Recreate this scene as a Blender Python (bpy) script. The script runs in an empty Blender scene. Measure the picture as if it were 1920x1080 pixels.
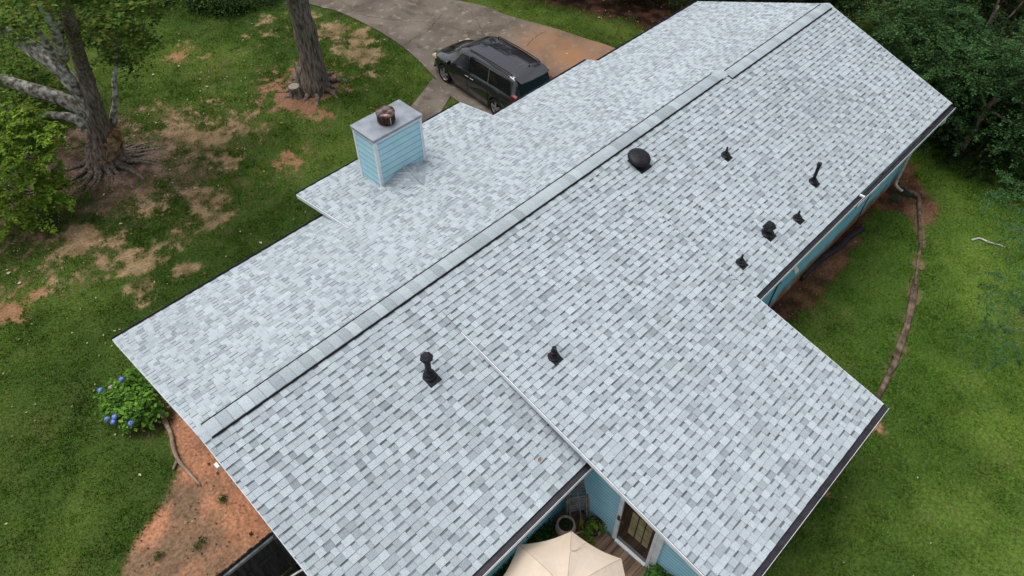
import bpy, math, random
import numpy as np
from mathutils import Matrix, Vector
SC = bpy.context.scene
COL = SC.collection
rng = np.random.default_rng(7)
random.seed(7)

# ------------------------------------------------------------------ camera, world, sun, exposure
cd = bpy.data.cameras.new('camera'); cam = bpy.data.objects.new('camera', cd); COL.objects.link(cam)
R = (((0.703347,-0.710813,-0.006931),(0.533124,0.521025,0.666567),(0.470193,0.472523,-0.745413)))
cam.matrix_world = Matrix(((R[0][0], R[1][0], -R[2][0], -0.7669), (R[0][1], R[1][1], -R[2][1], -8.4092),
                           (R[0][2], R[1][2], -R[2][2], 15.5843), (0, 0, 0, 1)))
cd.sensor_width = 36; cd.lens = 25.705; cd.clip_start = .1; cd.clip_end = 3000
SC.camera = cam
SC.view_settings.view_transform = 'Standard'; SC.view_settings.look = 'None'
SC.view_settings.exposure = 0.35; SC.view_settings.gamma = 1

SUN_EL, SUN_AZ = math.radians(74), math.radians(-30)      # azimuth from +Y, clockwise
w = bpy.data.worlds.new('World'); SC.world = w; w.use_nodes = True
nt = w.node_tree; bg = nt.nodes['Background']
sky = nt.nodes.new('ShaderNodeTexSky'); sky.sky_type = 'NISHITA'; sky.sun_disc = False
sky.sun_elevation = SUN_EL; sky.sun_rotation = SUN_AZ; sky.dust_density = 4; sky.air_density = 1.0
hs = nt.nodes.new('ShaderNodeHueSaturation'); hs.inputs['Saturation'].default_value = .38
nt.links.new(sky.outputs[0], hs.inputs['Color']); nt.links.new(hs.outputs[0], bg.inputs[0])
bg.inputs[1].default_value = 0.15
sl = bpy.data.lights.new('sun', 'SUN'); sl.energy = 1.0; sl.angle = math.radians(30); sl.color = (1, .97, .93)
so = bpy.data.objects.new('sun', sl); COL.objects.link(so)
sdir = Vector((math.sin(SUN_AZ)*math.cos(SUN_EL), math.cos(SUN_AZ)*math.cos(SUN_EL), math.sin(SUN_EL)))
so.rotation_euler = sdir.to_track_quat('Z', 'Y').to_euler(); so.location = (0, 0, 40)

# ------------------------------------------------------------------ helpers: materials
def mat(name, c1, c2=None, scale=8, rough=.75, bump=0, bscale=None, metal=0, spec=.3, attr=False, trans=0, detail=5, contrast=(.35, .65), vary=.0, stretch=None, coat=0):
    m = bpy.data.materials.new(name); m.use_nodes = True
    n = m.node_tree.nodes; l = m.node_tree.links; b = n['Principled BSDF']
    b.inputs['Roughness'].default_value = rough; b.inputs['Metallic'].default_value = metal
    b.inputs['Specular IOR Level'].default_value = spec
    b.inputs['Coat Weight'].default_value = coat
    tc = n.new('ShaderNodeTexCoord'); vec = tc.outputs['Object']
    if stretch:
        mp = n.new('ShaderNodeMapping'); mp.inputs['Scale'].default_value = stretch
        l.new(vec, mp.inputs[0]); vec = mp.outputs[0]
    no = n.new('ShaderNodeTexNoise'); no.inputs['Scale'].default_value = scale; no.inputs['Detail'].default_value = detail
    l.new(vec, no.inputs['Vector'])
    cr = n.new('ShaderNodeValToRGB'); cr.color_ramp.elements[0].position = contrast[0]; cr.color_ramp.elements[1].position = contrast[1]
    l.new(no.outputs['Fac'], cr.inputs[0])
    if attr:
        a = n.new('ShaderNodeAttribute'); a.attribute_name = 'Col'
        cr.color_ramp.elements[0].color = (1-vary,)*3+(1,); cr.color_ramp.elements[1].color = (1+vary,)*3+(1,)
        mx = n.new('ShaderNodeMix'); mx.data_type = 'RGBA'; mx.blend_type = 'MULTIPLY'; mx.inputs[0].default_value = 1
        l.new(a.outputs['Color'], mx.inputs[6]); l.new(cr.outputs[0], mx.inputs[7]); out = mx.outputs[2]
    else:
        cr.color_ramp.elements[0].color = (*c1, 1); cr.color_ramp.elements[1].color = (*(c2 or c1), 1); out = cr.outputs[0]
    l.new(out, b.inputs['Base Color'])
    if bump:
        nb = n.new('ShaderNodeTexNoise'); nb.inputs['Scale'].default_value = bscale or scale*4; nb.inputs['Detail'].default_value = 4
        l.new(vec, nb.inputs['Vector'])
        bp = n.new('ShaderNodeBump'); bp.inputs['Strength'].default_value = 1; bp.inputs['Distance'].default_value = bump
        l.new(nb.outputs['Fac'], bp.inputs['Height']); l.new(bp.outputs[0], b.inputs['Normal'])
    if trans:
        t = n.new('ShaderNodeBsdfTranslucent'); l.new(out, t.inputs[0])
        ms = n.new('ShaderNodeMixShader'); ms.inputs[0].default_value = trans
        l.new(b.outputs[0], ms.inputs[1]); l.new(t.outputs[0], ms.inputs[2])
        l.new(ms.outputs[0], n['Material Output'].inputs[0])
    return m

MT = {
 'shingle': mat('asphalt_shingle', (0,0,0), rough=.95, spec=.1, attr=True, scale=70, vary=.24, detail=6, contrast=(.3, .7), bump=.0015, bscale=200),
 'lawn': mat('lawn_ground', (0,0,0), rough=1, spec=.05, attr=True, scale=14, vary=.38, detail=8, contrast=(.3, .7), bump=.03, bscale=18),
 'grass': mat('grass_blades', (0,0,0), rough=.7, spec=.15, attr=True, scale=2, vary=.15, trans=.25),
 'leaf': mat('leaves', (0,0,0), rough=.75, spec=.08, attr=True, scale=3, vary=.2, trans=.3),
 'litter': mat('dry_leaves', (0,0,0), rough=.8, spec=.1, attr=True, scale=3, vary=.2),
 'bark': mat('bark', (.085,.062,.048), (.27,.225,.185), scale=9, rough=.95, spec=.1, bump=.09, bscale=13, stretch=(1.6,1.6,.3), detail=10, contrast=(.36,.62)),
 'bark2': mat('pale_lichen_bark', (.14,.11,.088), (.56,.56,.49), scale=6.5, rough=.95, spec=.1, bump=.05, bscale=14, detail=10, contrast=(.40,.66)),
 'rotwood': mat('exposed_wood', (.10,.035,.018), (.35,.2,.1), scale=6, rough=.95, spec=.1, bump=.05, bscale=20),
 'endgrain': mat('cut_wood', (.22,.18,.14), (.36,.31,.25), scale=20, rough=.9),
 'concrete': None,
 'siding': mat('sky_blue_siding', (.25,.49,.58), (.33,.60,.68), scale=3, rough=.6, spec=.25, detail=8, bump=.002, bscale=60, contrast=(.3,.75)),
 'wallsiding': None,
 'trim': mat('white_trim', (.62,.66,.68), (.78,.8,.82), scale=5, rough=.5, detail=7),
 'soffit': mat('soffit_white', (.55,.57,.58), (.68,.7,.7), scale=4, rough=.7),
 'gutter': mat('black_gutter', (.010,.009,.013), (.024,.021,.030), scale=6, rough=.45, bump=.002, bscale=30, detail=7),
 'whitemetal': mat('white_metal', (.6,.62,.62), (.75,.76,.76), scale=6, rough=.4),
 'creampipe': mat('cream_downspout', (.4,.38,.3), (.6,.58,.5), scale=7, rough=.5),
 'vent': mat('black_vent', (.006,.006,.008), (.017,.017,.020), scale=12, rough=.5, spec=.25, bump=.003, bscale=40),
 'ventedge': mat('vent_slot', (.006,.006,.008), (.014,.012,.018), scale=20, rough=.7),
 'capmetal': mat('galvanised_cap', (.21,.235,.265), (.31,.335,.365), scale=3.5, rough=.45, metal=.2, spec=.5, detail=8),
 'rustmetal': mat('rusted_flue', (.035,.024,.02), (.30,.21,.18), scale=7, rough=.38, metal=.65, spec=.5, detail=8, contrast=(.4,.62), stretch=(1,1,.5)),
 'rustside': mat('rust_flue_side', (.02,.012,.01), (.10,.05,.03), scale=14, rough=.7, metal=.3, detail=8, stretch=(1,1,.3)),
 'deckwood': mat('weathered_deck', (.095,.06,.04), (.23,.165,.115), scale=3, rough=.85, bump=.004, bscale=30, stretch=(.25,3,3), detail=9),
 'fencewood': mat('dark_fence_wood', (.016,.013,.011), (.055,.046,.038), scale=4, rough=.9, bump=.006, bscale=25, stretch=(3,3,.4), detail=9),
 'graywood': mat('grey_weathered_wood', (.12,.115,.11), (.28,.27,.26), scale=5, rough=.9, bump=.006, bscale=25, detail=9),
 'logwood': mat('old_landscape_timber', (.055,.038,.025), (.2,.145,.1), scale=5, rough=.95, bump=.02, bscale=18, stretch=(1,1,1), detail=9),
 'branchwood': mat('dead_branch', (.16,.11,.075), (.36,.27,.2), scale=5, rough=.9, bump=.01, bscale=20, detail=8),
 'canvas': mat('cream_canvas', (.80,.66,.52), (.86,.73,.59), scale=2.5, rough=.9, spec=.1, bump=.004, bscale=7, detail=7, trans=.25),
 'canvasstrap': mat('tan_strap', (.42,.33,.2), (.5,.4,.26), scale=10, rough=.9),
 'terracotta': mat('pale_terracotta', (.22,.165,.135), (.38,.30,.25), scale=7, rough=.85, detail=8),
 'blackpot': mat('black_pot', (.012,.012,.013), (.03,.03,.03), scale=8, rough=.6),
 'soil': mat('potting_soil', (.012,.009,.006), (.05,.035,.025), scale=25, rough=1, bump=.02, bscale=40),
 'bluebox': mat('blue_lantern', (.15,.33,.36), (.3,.5,.52), scale=8, rough=.6),
 'broom': mat('broom_straw', (.16,.09,.03), (.33,.2,.07), scale=30, rough=.9, stretch=(1,1,.1)),
 'greenlid': mat('green_plastic', (.012,.03,.018), (.03,.06,.035), scale=7, rough=.6),
 'blackhose': mat('black_corrugated_pipe', (.008,.008,.008), (.03,.028,.026), scale=9, rough=.7),
 'carpaint': mat('grey_car_paint', (.012,.012,.015), (.017,.017,.020), scale=2, rough=.16, metal=.15, spec=.5, coat=1),
 'carglass': mat('tinted_glass', (.006,.007,.008), (.010,.011,.012), scale=2, rough=.05, spec=.5),
 'cardash': mat('windscreen_glass', (.02,.025,.028), (.05,.055,.06), scale=2.5, rough=.07, spec=.6),
 'tyre': mat('tyre_rubber', (.01,.01,.01), (.022,.021,.02), scale=10, rough=.85),
 'rim': mat('alloy_rim', (.38,.38,.4), (.5,.5,.52), scale=5, rough=.3, metal=.7),
 'chrome': mat('chrome', (.5,.5,.52), (.6,.6,.62), scale=5, rough=.2, metal=.9),
 'blackplastic': mat('black_plastic', (.01,.01,.012), (.02,.02,.022), scale=8, rough=.45),
 'redlens': mat('red_lens', (.10,.006,.006), (.17,.01,.01), scale=8, rough=.2, spec=.5),
 'clearlens': mat('clear_lens', (.45,.38,.25), (.62,.52,.36), scale=8, rough=.15, spec=.6),
 'carinterior': mat('grey_seat', (.14,.16,.15), (.2,.22,.2), scale=6, rough=.8),
 'doorglass': mat('dark_door_glass', (.014,.010,.008), (.03,.02,.016), scale=1.5, rough=.06, spec=.6),
 'curtain': mat('door_lattice', (.2,.17,.09), (.3,.26,.14), scale=4, rough=.8),
 'white': mat('dull_white', (.5,.5,.47), (.66,.66,.62), scale=6, rough=.6),
 'pink': mat('petals', (0,0,0), attr=True, rough=.7, scale=8, vary=.15),
}

def cmix(n, l, a, bcol, facout):
    mx = n.new('ShaderNodeMix'); mx.data_type = 'RGBA'; l.new(facout, mx.inputs[0])
    if isinstance(a, tuple): mx.inputs[6].default_value = (*a, 1)
    else: l.new(a, mx.inputs[6])
    if isinstance(bcol, tuple): mx.inputs[7].default_value = (*bcol, 1)
    else: l.new(bcol, mx.inputs[7])
    return mx.outputs[2]
def noise_ramp(n, l, vec, scale, lo, hi, detail=6):
    no = n.new('ShaderNodeTexNoise'); no.inputs['Scale'].default_value = scale; no.inputs['Detail'].default_value = detail
    l.new(vec, no.inputs['Vector'])
    r = n.new('ShaderNodeMapRange'); r.inputs[1].default_value = lo; r.inputs[2].default_value = hi; r.clamp = True
    l.new(no.outputs['Fac'], r.inputs[0]); return r.outputs[0]
def concrete():
    m = bpy.data.materials.new('stained_concrete'); m.use_nodes = True
    n = m.node_tree.nodes; l = m.node_tree.links; b = n['Principled BSDF']; b.inputs['Roughness'].default_value = .9
    b.inputs['Specular IOR Level'].default_value = .15
    v = n.new('ShaderNodeTexCoord').outputs['Object']
    c = cmix(n, l, (.105,.085,.066), (.21,.18,.145), noise_ramp(n, l, v, .7, .3, .7, 8))
    c = cmix(n, l, c, (.30,.27,.22), noise_ramp(n, l, v, 3.1, .58, .75, 8))
    c = cmix(n, l, c, (.06,.05,.04), noise_ramp(n, l, v, 1.6, .55, .8, 10))
    # red clay washed over the slab next to the garage
    sx = n.new('ShaderNodeSeparateXYZ'); l.new(v, sx.inputs[0])
    def band(sock, lo, hi):
        r = n.new('ShaderNodeMapRange'); r.interpolation_type = 'SMOOTHSTEP'; r.inputs[1].default_value = lo; r.inputs[2].default_value = hi
        l.new(sock, r.inputs[0]); return r.outputs[0]
    def mul(a, c2):
        x = n.new('ShaderNodeMath'); x.operation = 'MULTIPLY'; l.new(a, x.inputs[0]); l.new(c2, x.inputs[1]); return x.outputs[0]
    f = mul(mul(band(sx.outputs[0], 17.4, 19.2), band(sx.outputs[1], 12.3, 9.0)), noise_ramp(n, l, v, .6, .22, .55, 6))
    c = cmix(n, l, c, (.31,.165,.09), f)
    c = cmix(n, l, c, (.07,.058,.047), noise_ramp(n, l, v, 22, .55, .9, 4))
    l.new(c, b.inputs['Base Color'])
    nb = n.new('ShaderNodeTexNoise'); nb.inputs['Scale'].default_value = 30; nb.inputs['Detail'].default_value = 6; l.new(v, nb.inputs['Vector'])
    bp = n.new('ShaderNodeBump'); bp.inputs['Distance'].default_value = .01; l.new(nb.outputs['Fac'], bp.inputs['Height']); l.new(bp.outputs[0], b.inputs['Normal'])
    return m
MT['concrete'] = concrete()
def wallsiding():
    m = bpy.data.materials.new('teal_siding_mud_splashed'); m.use_nodes = True
    n = m.node_tree.nodes; l = m.node_tree.links; b = n['Principled BSDF']; b.inputs['Roughness'].default_value = .6
    v = n.new('ShaderNodeTexCoord').outputs['Object']
    c = cmix(n, l, (.15,.46,.56), (.24,.57,.66), noise_ramp(n, l, v, 1.3, .3, .7, 8))
    c = cmix(n, l, c, (.31,.56,.61), noise_ramp(n, l, v, 5, .6, .8, 8))
    sx = n.new('ShaderNodeSeparateXYZ'); l.new(v, sx.inputs[0])
    no = n.new('ShaderNodeTexNoise'); no.inputs['Scale'].default_value = 2.5; no.inputs['Detail'].default_value = 7; l.new(v, no.inputs['Vector'])
    ad = n.new('ShaderNodeMath'); ad.operation = 'MULTIPLY_ADD'; l.new(no.outputs['Fac'], ad.inputs[0]); ad.inputs[1].default_value = 1.1; 
    l.new(sx.outputs[2], ad.inputs[2])
    r = n.new('ShaderNodeMapRange'); r.inputs[1].default_value = 1.15; r.inputs[2].default_value = .75; l.new(ad.outputs[0], r.inputs[0])
    c = cmix(n, l, c, (.20,.115,.05), r.outputs[0])
    l.new(c, b.inputs['Base Color']); return m
MT['wallsiding'] = wallsiding()
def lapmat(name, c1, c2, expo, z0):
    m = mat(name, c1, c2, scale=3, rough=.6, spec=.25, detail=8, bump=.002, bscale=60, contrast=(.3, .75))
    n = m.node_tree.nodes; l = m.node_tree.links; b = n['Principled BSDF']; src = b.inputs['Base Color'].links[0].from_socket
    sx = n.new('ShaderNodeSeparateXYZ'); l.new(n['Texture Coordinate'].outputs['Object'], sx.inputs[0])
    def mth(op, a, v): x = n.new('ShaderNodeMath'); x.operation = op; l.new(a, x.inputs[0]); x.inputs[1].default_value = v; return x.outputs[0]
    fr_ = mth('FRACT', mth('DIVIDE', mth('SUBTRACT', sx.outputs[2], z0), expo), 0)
    k = mth('MULTIPLY', mth('LESS_THAN', fr_, .019/expo), .6)          # lap shadow and joint dirt painted as one dark line
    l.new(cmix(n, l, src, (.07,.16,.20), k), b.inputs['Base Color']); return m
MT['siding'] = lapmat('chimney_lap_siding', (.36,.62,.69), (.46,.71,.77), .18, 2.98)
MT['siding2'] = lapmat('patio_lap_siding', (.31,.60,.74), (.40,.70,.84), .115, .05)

# ------------------------------------------------------------------ helpers: meshes and objects
class MB:
    def __init__(s): s.v = []; s.f = []; s.c = []
    def add(s, vs, fs, col=None):
        o = len(s.v); s.v += [tuple(map(float, p)) for p in vs]; s.f += [tuple(o+i for i in f) for f in fs]
        if col is not None: s.c += [tuple(col)]*len(vs)
        return s
    def box(s, x0, x1, y0, y1, z0, z1, col=None):
        return s.add([(x0,y0,z0),(x1,y0,z0),(x1,y1,z0),(x0,y1,z0),(x0,y0,z1),(x1,y0,z1),(x1,y1,z1),(x0,y1,z1)],
                     [(0,3,2,1),(4,5,6,7),(0,1,5,4),(1,2,6,5),(2,3,7,6),(3,0,4,7)], col)
    def hexa(s, a, b):        # a: 4 bottom pts, b: 4 top pts
        return s.add(list(a)+list(b), [(0,3,2,1),(4,5,6,7),(0,1,5,4),(1,2,6,5),(2,3,7,6),(3,0,4,7)])
    def bar(s, p, q, wd, ht, up=(0,0,1)):
        p = Vector(p); q = Vector(q); d = (q-p).normalized(); u = Vector(up)
        r = d.cross(u).normalized()*wd/2; u2 = r.cross(d).normalized()*ht/2
        return s.hexa([p-r-u2, p+r-u2, p+r+u2, p-r+u2], [q-r-u2, q+r-u2, q+r+u2, q-r+u2])
    def lathe(s, prof, n=20, cx=0, cy=0, cz=0, cap=True):
        o = []
        for r, z in prof:
            for i in range(n):
                a = 2*math.pi*i/n; o.append((cx+r*math.cos(a), cy+r*math.sin(a), cz+z))
        k = len(prof); fs = [(j*n+i, j*n+(i+1) % n, (j+1)*n+(i+1) % n, (j+1)*n+i) for j in range(k-1) for i in range(n)]
        if cap: fs += [tuple(range(n))[::-1], tuple((k-1)*n+i for i in range(n))]
        return s.add(o, fs)
    def tube(s, pts, rad, n=10, rough=0, seed=0, sub=4, cap=True):
        P = smooth(pts, sub); Rr = np.interp(np.linspace(0, 1, len(P)), np.linspace(0, 1, len(rad)), rad) if hasattr(rad, '__len__') else np.full(len(P), rad)
        rg = np.random.default_rng(seed); vs = []
        T = np.gradient(P, axis=0); T /= np.linalg.norm(T, axis=1)[:, None]+1e-9
        ref = np.array([0, 0, 1.]) if abs(T[0][2]) < .9 else np.array([1., 0, 0])
        rn = rg.normal(0, 1, (len(P), n)); rn = (rn+np.roll(rn, 1, 0)+np.roll(rn, 1, 1))/3
        for i in range(len(P)):
            a = np.cross(T[i], ref); a /= np.linalg.norm(a); b = np.cross(T[i], a); ref = np.cross(a, T[i])
            for k in range(n):
                t = 2*math.pi*k/n; r = Rr[i]*(1+rough*rn[i, k]); vs.append(P[i]+r*(math.cos(t)*a+math.sin(t)*b))
        m = len(P); fs = [(j*n+i, j*n+(i+1) % n, (j+1)*n+(i+1) % n, (j+1)*n+i) for j in range(m-1) for i in range(n)]
        if cap: fs += [tuple(range(n))[::-1], tuple((m-1)*n+i for i in range(n))]
        return s.add(vs, fs)
    def build(s, name, m, parent=None, smooth_=False, bevel=0, label=None):
        me = bpy.data.meshes.new(name); me.from_pydata(s.v, [], s.f); me.update()
        if s.c and len(s.c) == len(s.v): setcol(me, np.array(s.c))
        o = bpy.data.objects.new(name, me); COL.objects.link(o); me.materials.append(MT[m] if isinstance(m, str) else m)
        if smooth_: me.polygons.foreach_set('use_smooth', [True]*len(me.polygons))
        if bevel:
            bm_ = o.modifiers.new('bevel', 'BEVEL'); bm_.width = bevel; bm_.segments = 2; bm_.limit_method = 'ANGLE'
        if parent is not None:
            o.parent = parent; o.matrix_parent_inverse = Matrix()
            pl = parent
            off = Vector((0, 0, 0))
            while pl is not None: off += pl.location if pl.type == 'EMPTY' else Vector((0, 0, 0)); pl = pl.parent
            if parent.get('_local') is None and off.length > 0:
                me.transform(Matrix.Translation(-off))
        if label: o['label'] = label
        return o
def smooth(pts, sub):
    P = np.array(pts, float)
    if len(P) < 3 or sub < 2:
        return np.array([P[0]+(P[-1]-P[0])*t for t in np.linspace(0, 1, 3)]) if len(P) < 3 else P
    Q = np.vstack([2*P[0]-P[1], P, 2*P[-1]-P[-2]]); out = []
    for i in range(1, len(Q)-2):
        for t in np.linspace(0, 1, sub, endpoint=False):
            out.append(.5*((2*Q[i])+(-Q[i-1]+Q[i+1])*t+(2*Q[i-1]-5*Q[i]+4*Q[i+1]-Q[i+2])*t*t+(-Q[i-1]+3*Q[i]-3*Q[i+1]+Q[i+2])*t**3))
    out.append(P[-1]); return np.array(out)
def setcol(me, c):
    a = me.color_attributes.new('Col', 'FLOAT_COLOR', 'POINT')
    if c.shape[1] == 3: c = np.hstack([c, np.ones((len(c), 1))])
    a.data.foreach_set('color', c.astype(np.float32).ravel())
def npmesh(name, V, F, m, C=None, parent=None):         # F: (n,k) array, all the same size
    me = bpy.data.meshes.new(name); k = F.shape[1]
    me.vertices.add(len(V)); me.vertices.foreach_set('co', V.astype(np.float32).ravel())
    me.loops.add(F.size); me.loops.foreach_set('vertex_index', F.astype(np.int32).ravel())
    me.polygons.add(len(F)); me.polygons.foreach_set('loop_start', np.arange(0, F.size, k, dtype=np.int32))
    me.polygons.foreach_set('loop_total', np.full(len(F), k, dtype=np.int32))
    me.polygons.foreach_set('use_smooth', [False]*len(F))
    me.update(calc_edges=True)
    if C is not None: setcol(me, C)
    me.materials.append(MT[m]); o = bpy.data.objects.new(name, me); COL.objects.link(o)
    if parent is not None:
        o.parent = parent; me.transform(Matrix.Translation(-parent.location))
    return o
def thing(name, label, cat, loc=(0, 0, 0), group=None):
    o = bpy.data.objects.new(name, None); COL.objects.link(o); o.location = loc; o.empty_display_size = .3
    o['label'] = label; o['category'] = cat
    if group: o['group'] = group
    return o
def tag(o, label=None, cat=None, group=None, kind=None):
    for k, v in (('label', label), ('category', cat), ('group', group), ('kind', kind)):
        if v: o[k] = v
    return o
def copy_thing(o, loc, parent=None):
    c = o.copy(); COL.objects.link(c)
    if loc is not None: c.location = loc
    if parent is not None: c.parent = parent
    for ch in list(o.children): copy_thing(ch, None, c)
    return c

# value noise in numpy
def _h(ix, iy, s):
    n = (ix*374761393+iy*668265263+s*974711) & 0xffffffff; n = ((n ^ (n >> 13))*1274126177) & 0xffffffff
    return ((n ^ (n >> 16)) & 0xffff)/65535.0
def vnoise(x, y, sc, s=0):
    x = x*sc; y = y*sc; ix = np.floor(x).astype(np.int64); iy = np.floor(y).astype(np.int64); fx = x-ix; fy = y-iy
    fx = fx*fx*(3-2*fx); fy = fy*fy*(3-2*fy)
    return (_h(ix, iy, s)*(1-fx)+_h(ix+1, iy, s)*fx)*(1-fy)+(_h(ix, iy+1, s)*(1-fx)+_h(ix+1, iy+1, s)*fx)*fy
def fbm(x, y, sc, s=0, oc=4):
    v = 0; a = .5; t = 0
    for i in range(oc): v = v+a*vnoise(x, y, sc*2**i, s+i*17); t += a; a *= .5
    return v/t
def in_poly(x, y, poly):
    r = np.zeros(x.shape, bool); n = len(poly)
    for i in range(n):
        x0, y0 = poly[i]; x1, y1 = poly[(i+1) % n]
        c = ((y0 > y) != (y1 > y)) & (x < (x1-x0)*(y-y0)/((y1-y0)+1e-12)+x0); r ^= c
    return r
def seg_dist(x, y, line):
    d = np.full(x.shape, 1e9)
    for (x0, y0), (x1, y1) in zip(line[:-1], line[1:]):
        L = (x1-x0)**2+(y1-y0)**2; t = np.clip(((x-x0)*(x1-x0)+(y-y0)*(y1-y0))/L, 0, 1)
        d = np.minimum(d, np.hypot(x-x0-t*(x1-x0), y-y0-t*(y1-y0)))
    return d
def poly_sd(x, y, poly):       # signed distance, positive inside
    d = seg_dist(x, y, list(poly)+[poly[0]]); return np.where(in_poly(x, y, poly), d, -d)
def sstep(v, a, b): t = np.clip((v-a)/(b-a), 0, 1); return t*t*(3-2*t)

# ------------------------------------------------------------------ ground
LOG = [(20.98,-4.49), (20.91,-5.09), (18.85,-6.09), (16.97,-6.77), (15.42,-7.25), (14.18,-7.50), (13.06,-7.66), (11.98,-7.78), (11.4,-7.75)]
TAN = [(1.34,12.53,0.61,1), (0.91,12.04,0.47,0.9), (3.56,12.06,0.51,0.9), (2.16,11.02,0.78,0.55), (2.04,10.02,0.76,0.6), (1.67,9.03,0.54,0.7),
 (3.06,13.43,0.76,0.5), (4.71,11.25,0.80,0.62), (6.49,12.46,0.51,0.8), (3.73,13.12,0.57,0.7), (2.90,10.26,0.78,0.5), (4.50,10.24,0.49,0.7),
 (2.82,8.82,0.37,0.75), (6.07,15.74,1.85,0.42), (6.71,14.62,1.70,0.48), (14.12,15.89,1.03,0.7), (13.74,14.51,0.76,0.9), (14.04,16.90,0.81,0.8),
 (13.34,15.21,0.76,0.6), (13.05,13.27,0.39,0.7), (4.84,14.17,1.16,0.5), (9.84,13.26,0.77,0.5), (0.02,11.32,0.75,0.35), (0.11,13.12,1.19,0.35), (8.98,14.40,1.03,0.35),
 (12.72,18.26,1.54,0.35), (10.00,-7.99,0.16,0.8), (13.67,-6.24,0.23,0.5), (2.07,5.87,0.16,0.5), (0.27,12.31,1.16,0.3)]
RUST = [(-1.32,10.81,0.57,0.9), (-1.64,10.72,0.35,0.9), (8.00,11.04,0.55,0.6), (-0.67,11.14,0.48,0.5), (13.63,16.70,0.74,0.35), (8.77,19.94,1.07,0.4),
 (12.02,-8.03,0.23,0.8), (9.57,-8.03,0.18,0.9), (1.25,18.28,0.49,0.5)]
RING = [(10.96,14.37,1.66,1)]
BASE = [(3.30,14.73,2.12,1), (2.32,14.76,1.54,0.85), (2.29,16.79,1.87,0.8), (4.63,16.09,1.46,0.5)]
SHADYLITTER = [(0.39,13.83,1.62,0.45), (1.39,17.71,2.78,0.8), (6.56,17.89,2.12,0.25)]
CLAY = [(.45,4.9), (-0.05,4.27), (-0.40,3.18), (-0.75,2.85), (-1.39,2.48), (-2.00,2.22), (-2.45,1.85), (-2.86,1.31), (-3.2,-.75), (0.3,-.75), (.6,3)]
WALLDIRT = [(10.2,-4.1), (12.6,-5.6), (13.38,-4.90), (14.86,-5.03), (16.11,-4.85), (17.24,-4.76), (18.38,-4.61), (19.35,-4.39), (19.81,-5.04), (19.69,-5.61),
            (19.97,-5.90), (20.93,-5.65), (21.51,-4.96), (22.5,-4.2), (22.5,-3.5), (10.2,-3.5)]
WOODS = [(60,-30), (27,-14), (25.51,-6.77), (25.08,-5.60), (24.32,-4.26), (24.35,-3.10), (25.2,0), (24.4,4), (23.23,7.25), (23.03,9.51), (21.83,12.45),
         (20.6,17), (20,24), (18,40), (60,60)]
def axis(a, b, st, far):
    mid = np.arange(a, b+st/2, st); k = 22
    g = np.cumsum(st*1.45**np.arange(1, k)); g = g[g < far]; return np.concatenate([(a-g)[::-1], mid, b+g])
gx = axis(-9, 30, .09, 900); gy = axis(-14, 33, .09, 900)
X, Y = np.meshgrid(gx, gy); X = X.ravel(); Y = Y.ravel()
def masks(X, Y):
    n1 = fbm(X, Y, .8, 3, 5); n2 = fbm(X, Y, 3.1, 11, 4); n3 = fbm(X, Y, .25, 5, 3)
    n4 = fbm(X, Y, 9.0, 23, 2); nn = n1*.36+n2*.4+n4*.24
    def blobs(L, sharp=.16):
        m = np.zeros(X.shape)
        for bx, by, r, s in L:
            d = np.hypot(X-bx, Y-by)/r
            v = s*np.clip(1.45-.85*d, 0, 1.2); m = np.maximum(m, v)
        return sstep(m+(nn-.5)*3.0, .62-sharp, .62+sharp*1.5)*sstep(m, .04, .25)
    tan = blobs([(a_, b_, c_*1.12, d_*1.18) for a_, b_, c_, d_ in TAN]); rust = blobs(RUST)
    ring = blobs(RING); base = blobs(BASE, .25)
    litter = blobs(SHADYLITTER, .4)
    clay = sstep(poly_sd(X, Y, CLAY)+(nn-.5)*.5, -.1, .12)
    wd = sstep(poly_sd(X, Y, WALLDIRT)+(nn-.5)*1.0, -.15, .15)
    ld = seg_dist(X, Y, LOG); logd = sstep(.12-ld+(nn-.5)*.95, -.05, .12)
    woods = sstep(poly_sd(X, Y, WOODS)+(nn-.5)*1.6, -.5, .35)
    hyd = sstep(.95-np.hypot(X+.1, Y-5.2)+(nn-.5)*.8, 0, .3)
    left = np.clip(1.1-np.hypot((X-3.5)/8, (Y-14.5)/6.5), 0, 1)
    thin = sstep(left*1.25+(nn-.5)*2.8, .42, 1.05)*.85
    return dict(n1=n1, n2=n2, n3=n3, tan=tan, rust=rust, ring=ring, base=base, litter=litter, clay=clay, wd=wd, logd=logd, woods=woods, hyd=hyd, thin=thin)
K = masks(X, Y)
def lerp(a, b, t): return a*(1-t[:, None])+b*t[:, None]
A = np.array
g = lerp(A([[.036,.066,.013]]), A([[.078,.118,.022]]), sstep(K['n3']*.6+K['n1']*.4, .3, .7))
g = lerp(g, A([[.085,.088,.026]]), sstep(fbm(X, Y, .45, 40, 5)*.7+K['n2']*.3, .52, .78)*.55)
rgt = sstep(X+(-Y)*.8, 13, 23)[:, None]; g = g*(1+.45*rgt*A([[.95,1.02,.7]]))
soil = lerp(A([[.13,.095,.05]]), A([[.34,.25,.155]]), sstep(K['n2'], .2, .8))
c = lerp(g, A([[.105,.085,.042]]), K['thin'])
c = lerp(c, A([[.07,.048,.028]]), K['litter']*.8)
c = lerp(c, soil*A([[.98,.9,.84]]), K['tan']*.78)
c = lerp(c, lerp(A([[.22,.105,.05]]), A([[.30,.17,.10]]), K['n2']), K['rust']*.9)
c = lerp(c, lerp(A([[.17,.085,.05]]), A([[.29,.16,.095]]), K['n2']), K['ring'])
c = lerp(c, lerp(A([[.075,.050,.036]]), A([[.20,.135,.095]]), sstep(K['n2'], .3, .8)), K['base'])
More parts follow.
